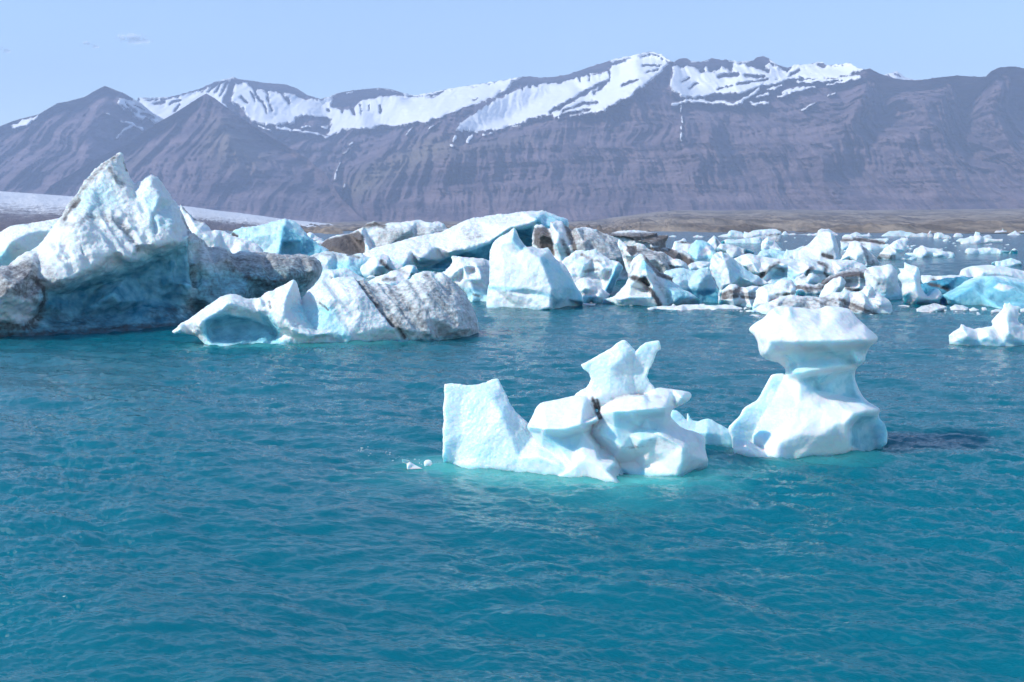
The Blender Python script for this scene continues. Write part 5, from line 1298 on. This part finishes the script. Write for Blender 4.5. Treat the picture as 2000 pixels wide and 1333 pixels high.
# far out
FAR = 'small icebergs far out towards the far shore'
for lab, yb, o, kw in (
        ('far white hummock with a pale blue face, seen past the brown earth-covered iceberg', 463, "1402,462 1412,459 1421,457 1424,452 1430,450 1438,451 1448,454 1455,460 1454,464w 1404,464w", dict(blue=.12)),
        ('far white ice cliff with a sharp left horn and dirty right end', 465, "1452,464 1453,452 1456,453 1462,455 1470,451 1482,449 1500,448 1515,448 1526,453 1526,462 1518,466w 1456,466w", dict(paints=[('dirt', 'poly', "1494,457 1524,456 1526,470 1500,466", 2.5, .6)])),
        ('far dark-bottomed ice ledge at the right end of the white cliff', 472, "1500,462 1510,458 1524,460 1526,470 1522,473w 1505,470w", dict(dirt=.4)),
        ('far strip of crumbled white ice along the shore', 459, "1526,459 1530,453 1534,451 1540,457 1552,456 1556,459 1570,458 1580,458 1595,459 1595,460.5w 1530,460.5w", {}),
        ('far crumbly white ice rising behind the top of the sail', 460, "1575,460 1580,456 1588,457 1596,455 1598,450 1604,446 1612,448 1618,447 1626,452 1632,455 1637,458 1636,461w 1578,461w", {}),
        ('far low white floe with a horn at its right end', 462, "1657,462 1660,458 1666,456 1672,453 1678,456 1684,459 1694,458 1697,455 1700,459 1703,462 1698,463w 1660,463w", dict(blue=.08)),
        ('far blue-faced slab with a long flat top', 462, "1720,462 1728,457 1736,452 1748,451 1759,450 1770,453 1784,455 1789,457 1780,461 1770,462.5w 1724,463w", dict(blue=.15)),
        ('far tilted dark-edged slab beside the long flat one', 463, "1768,462 1774,457 1784,458 1795,456 1802,454 1812,457 1817,451 1819,453 1814,460 1808,464w 1772,464w", dict(dirt=.15)),
        ('far grey lump just beside the tilted slab', 463, "1808,463 1812,457 1818,456 1822,459 1824,464w 1810,464w", dict(blue=.1, dirt=.1)),
        ('far white hummock with a ragged top', 466, "1823,466 1825,456 1831,454 1838,455 1845,459 1852,460 1858,464 1858,466.5w 1826,467w", {}),
        ('far small white crumb floating below the ragged hummock', 472, "1841,471 1844,468 1850,467 1853,469 1850,472w 1843,472w", {}),
        ('far round-topped white floe', 463, "1861,462 1864,457 1869,455 1877,456 1881,460 1881,463w 1863,463w", {}),
        ('far pyramid-topped white floe with wide wings', 477, "1867,471 1874,467 1884,466 1892,464 1896,461 1902,462 1905,453 1909,454 1914,455 1914,460 1922,463 1930,466 1945,468 1959,467 1958,473 1930,474 1918,477 1900,478.5w 1878,478w 1876,474 1868,472", {}),
        ('far grey low floe behind the pyramid-topped one', 465, "1918,464 1924,460 1932,459 1938,463 1938,466w 1920,466w", dict(dirt=.15)),
        ('far tiny flat floe with an upright spike on the shore line', 455, "1942,454 1946,451 1957,450 1958,446 1960,450 1966,451 1966,454 1960,456w 1944,456w", {}),
        ('far small white floe with a peaked middle near the right edge', 460, "1967,459 1972,456 1980,453 1983,451 1987,455 1994,458 1990,460.5w 1969,460.5w", {}),
        ('far sliver of ice at the right edge of the lagoon', 455, "1988,454 1996,452 2006,452 2006,455.5w 1990,455.5w", {}),
        ('far pair of tiny flat crumbs of ice on open water', 478, "1920,478 1928,477 1938,476 1938,479w 1922,479w", {}),
        ('far tiny crumb with a knob, right of the flat crumbs', 479, "1960,479 1966,478 1970,477 1972,479 1970,480w 1962,480w", {}),
        ('far tiny white floe with a little point, near the brown iceberg', 464, "1353,463 1358,461 1363,459 1366,461 1374,462 1372,464w 1355,464w", {}),
        ('far thin flat floe just right of the brown iceberg', 463, "1307,462 1314,460 1321,461 1320,463w 1309,463w", {}),
        ('far white floe between the blue pyramid and the dark-ended iceberg', 470, "598,458 604,454 612,456 618,462 626,466 632,468 628,471w 604,470w", {}),
        ('far strip of white ice behind the blue pyramid', 476, "612,474 624,469 636,472 644,476 640,478w 616,478w", {})):
    k = dict(kw); pa = k.pop('paints', ())
    berg('iceberg', lab, yb, [lobe(o, thick=22, lean=0.5, nr=5, jit=4, sig=0.8, R=2.2, ch=0, step=1.2, drop=4)], pa, group=FAR, fixed=True, disp=(1.0, 1.0, .4), **k)


# loose brash between the bergs: bits too many to count, one object
def brash():
    rs = np.random.RandomState(5)
    import bmesh
    tmp = bmesh.new(); bmesh.ops.create_icosphere(tmp, subdivisions=2, radius=1.0)
    bv = np.array([v.co[:] for v in tmp.verts]); bf = np.array([[v.index for v in f.verts] for f in tmp.faces]); tmp.free()
    areas = (("1150,596 1290,600 1470,612 1740,618 1745,606 1480,598 1180,592", 60, 5), ("1290,545 1560,556 1690,545 1690,510 1480,500 1350,515", 70, 7), ("1640,500 1860,508 1860,488 1650,480", 30, 5), ("1400,480 1700,482 1990,500 1990,462 1420,462", 40, 2.2),
             ("1745,612 1990,618 2000,600 1760,594", 26, 3.5), ("640,540 900,556 900,520 640,520", 30, 6), ("690,884 760,900 850,912 860,900 760,884 710,870", 46, 1.3))
    Vs, Fs, n = [], [], 0
    for s, cnt, size in areas:
        pl = np.array([(p[0], p[1]) for p in poly_parse(s)])
        k = 0
        while k < cnt:
            p = np.array([[rs.uniform(pl[:, 0].min(), pl[:, 0].max()), rs.uniform(pl[:, 1].min(), pl[:, 1].max())]])
            if not inside(p, pl)[0]:
                continue
            k += 1
            Y = float(water_y(p[0, 1])); pxs = Y / FPX
            r = size * pxs * rs.uniform(0.25, 1.0) ** 1.5
            sc = np.array([rs.uniform(0.8, 2.0), rs.uniform(0.8, 1.6), rs.uniform(0.35, 0.9)]) * r
            q = bv * (1 + 0.5 * perlin(bv * 1.3 + k * 3.7 + n, 3))[:, None] * sc
            Vs.append(q + np.array([at(p[0, 0], p[0, 1], Y)[0], Y, r * 0.12])); Fs.append(bf + n); n += len(bv)
    me = mesh_from('brash_ice', np.concatenate(Vs), np.concatenate(Fs), [M_ICE])
    put_color(me, 'ice', np.tile([0.03, 0.08, 0.2], (n, 1)))
    o = link('brash_ice', me, kind='stuff')
    o['tex_scale'] = 0.3; o['sss'] = 0.6; o['glow'] = 0.02; o['bump'] = 0.05


brash()

# ------------------------------------------------------------------ water after the ice (it is tinted for submerged ice and berg reflections)
build_water(FEET)


# clouds, beyond the haze
def mat_cloud():
    m = bpy.data.materials.new('cloud_vapour'); g = Nodes(m)
    co = g.n('ShaderNodeTexCoord').outputs['Object']
    flat = g.vmul(co, (1, 0, 1))
    ln = g.n('ShaderNodeVectorMath', operation='LENGTH'); g.set(ln.inputs[0], flat)
    n = g.noise(g.vmul(co, (1.4, 1, 1.0)), 2.4, 5, 0.65, 0.5)
    f = g.math('SUBTRACT', g.math('MULTIPLY_ADD', n, 1.7, -0.05), ln.outputs['Value'])
    alpha = g.math('MULTIPLY', g.ramp(f, 0.0, 0.9), 0.7)
    d = g.n('ShaderNodeBsdfDiffuse'); d.inputs['Color'].default_value = (0.98, 0.96, 0.96, 1)
    t = g.n('ShaderNodeBsdfTransparent')
    mx = g.n('ShaderNodeMixShader')
    g.set(mx.inputs[0], alpha); g.set(mx.inputs[1], t.outputs[0]); g.set(mx.inputs[2], d.outputs[0])
    g.out(mx.outputs[0])
    return m


M_CLOUD = mat_cloud()
for lab, x, y, w, hgt in (('wispy white cloud, the larger one, above the twin-peaked mountains', 262, 77, 46, 12),
                          ('faint small wisp of cloud beside the larger wisp', 178, 88, 14, 6), ('pinkish scrap of cloud cut by the edge of the sky', 3, 97, 16, 7)):
    import bmesh
    bm = bmesh.new(); bmesh.ops.create_icosphere(bm, subdivisions=4, radius=1.0)
    me = bpy.data.meshes.new('cloud'); bm.to_mesh(me); bm.free(); me.materials.append(M_CLOUD)
    me.polygons.foreach_set('use_smooth', np.ones(len(me.polygons), bool))
    Y = 13000.0
    o = link('cloud', me, tuple(at(x, y, Y)), lab, 'cloud', 'wisps of cloud')
    o.scale = (w * Y / FPX, 160, hgt * Y / FPX)

# the air
def haze():
    m = bpy.data.materials.new('air'); g = Nodes(m)
    v = g.n('ShaderNodeVolumePrincipled')
    v.inputs['Color'].default_value = (0.57, 0.71, 1.0, 1)
    v.inputs['Density'].default_value = 0.00011
    v.inputs['Anisotropy'].default_value = 0.0
    g.out(vol=v.outputs[0])
    X, Y0, Y1, Z0, Z1 = 9000, -60, 11000, -40, 1700
    V = [(x, y, z) for x in (-X, X) for y in (Y0, Y1) for z in (Z0, Z1)]
    F = [(0, 1, 3, 2), (4, 6, 7, 5), (0, 4, 5, 1), (2, 3, 7, 6), (0, 2, 6, 4), (1, 5, 7, 3)]
    me = bpy.data.meshes.new('haze'); me.from_pydata(V, [], F); me.materials.append(m)
    link('haze', me, kind='stuff')


haze()
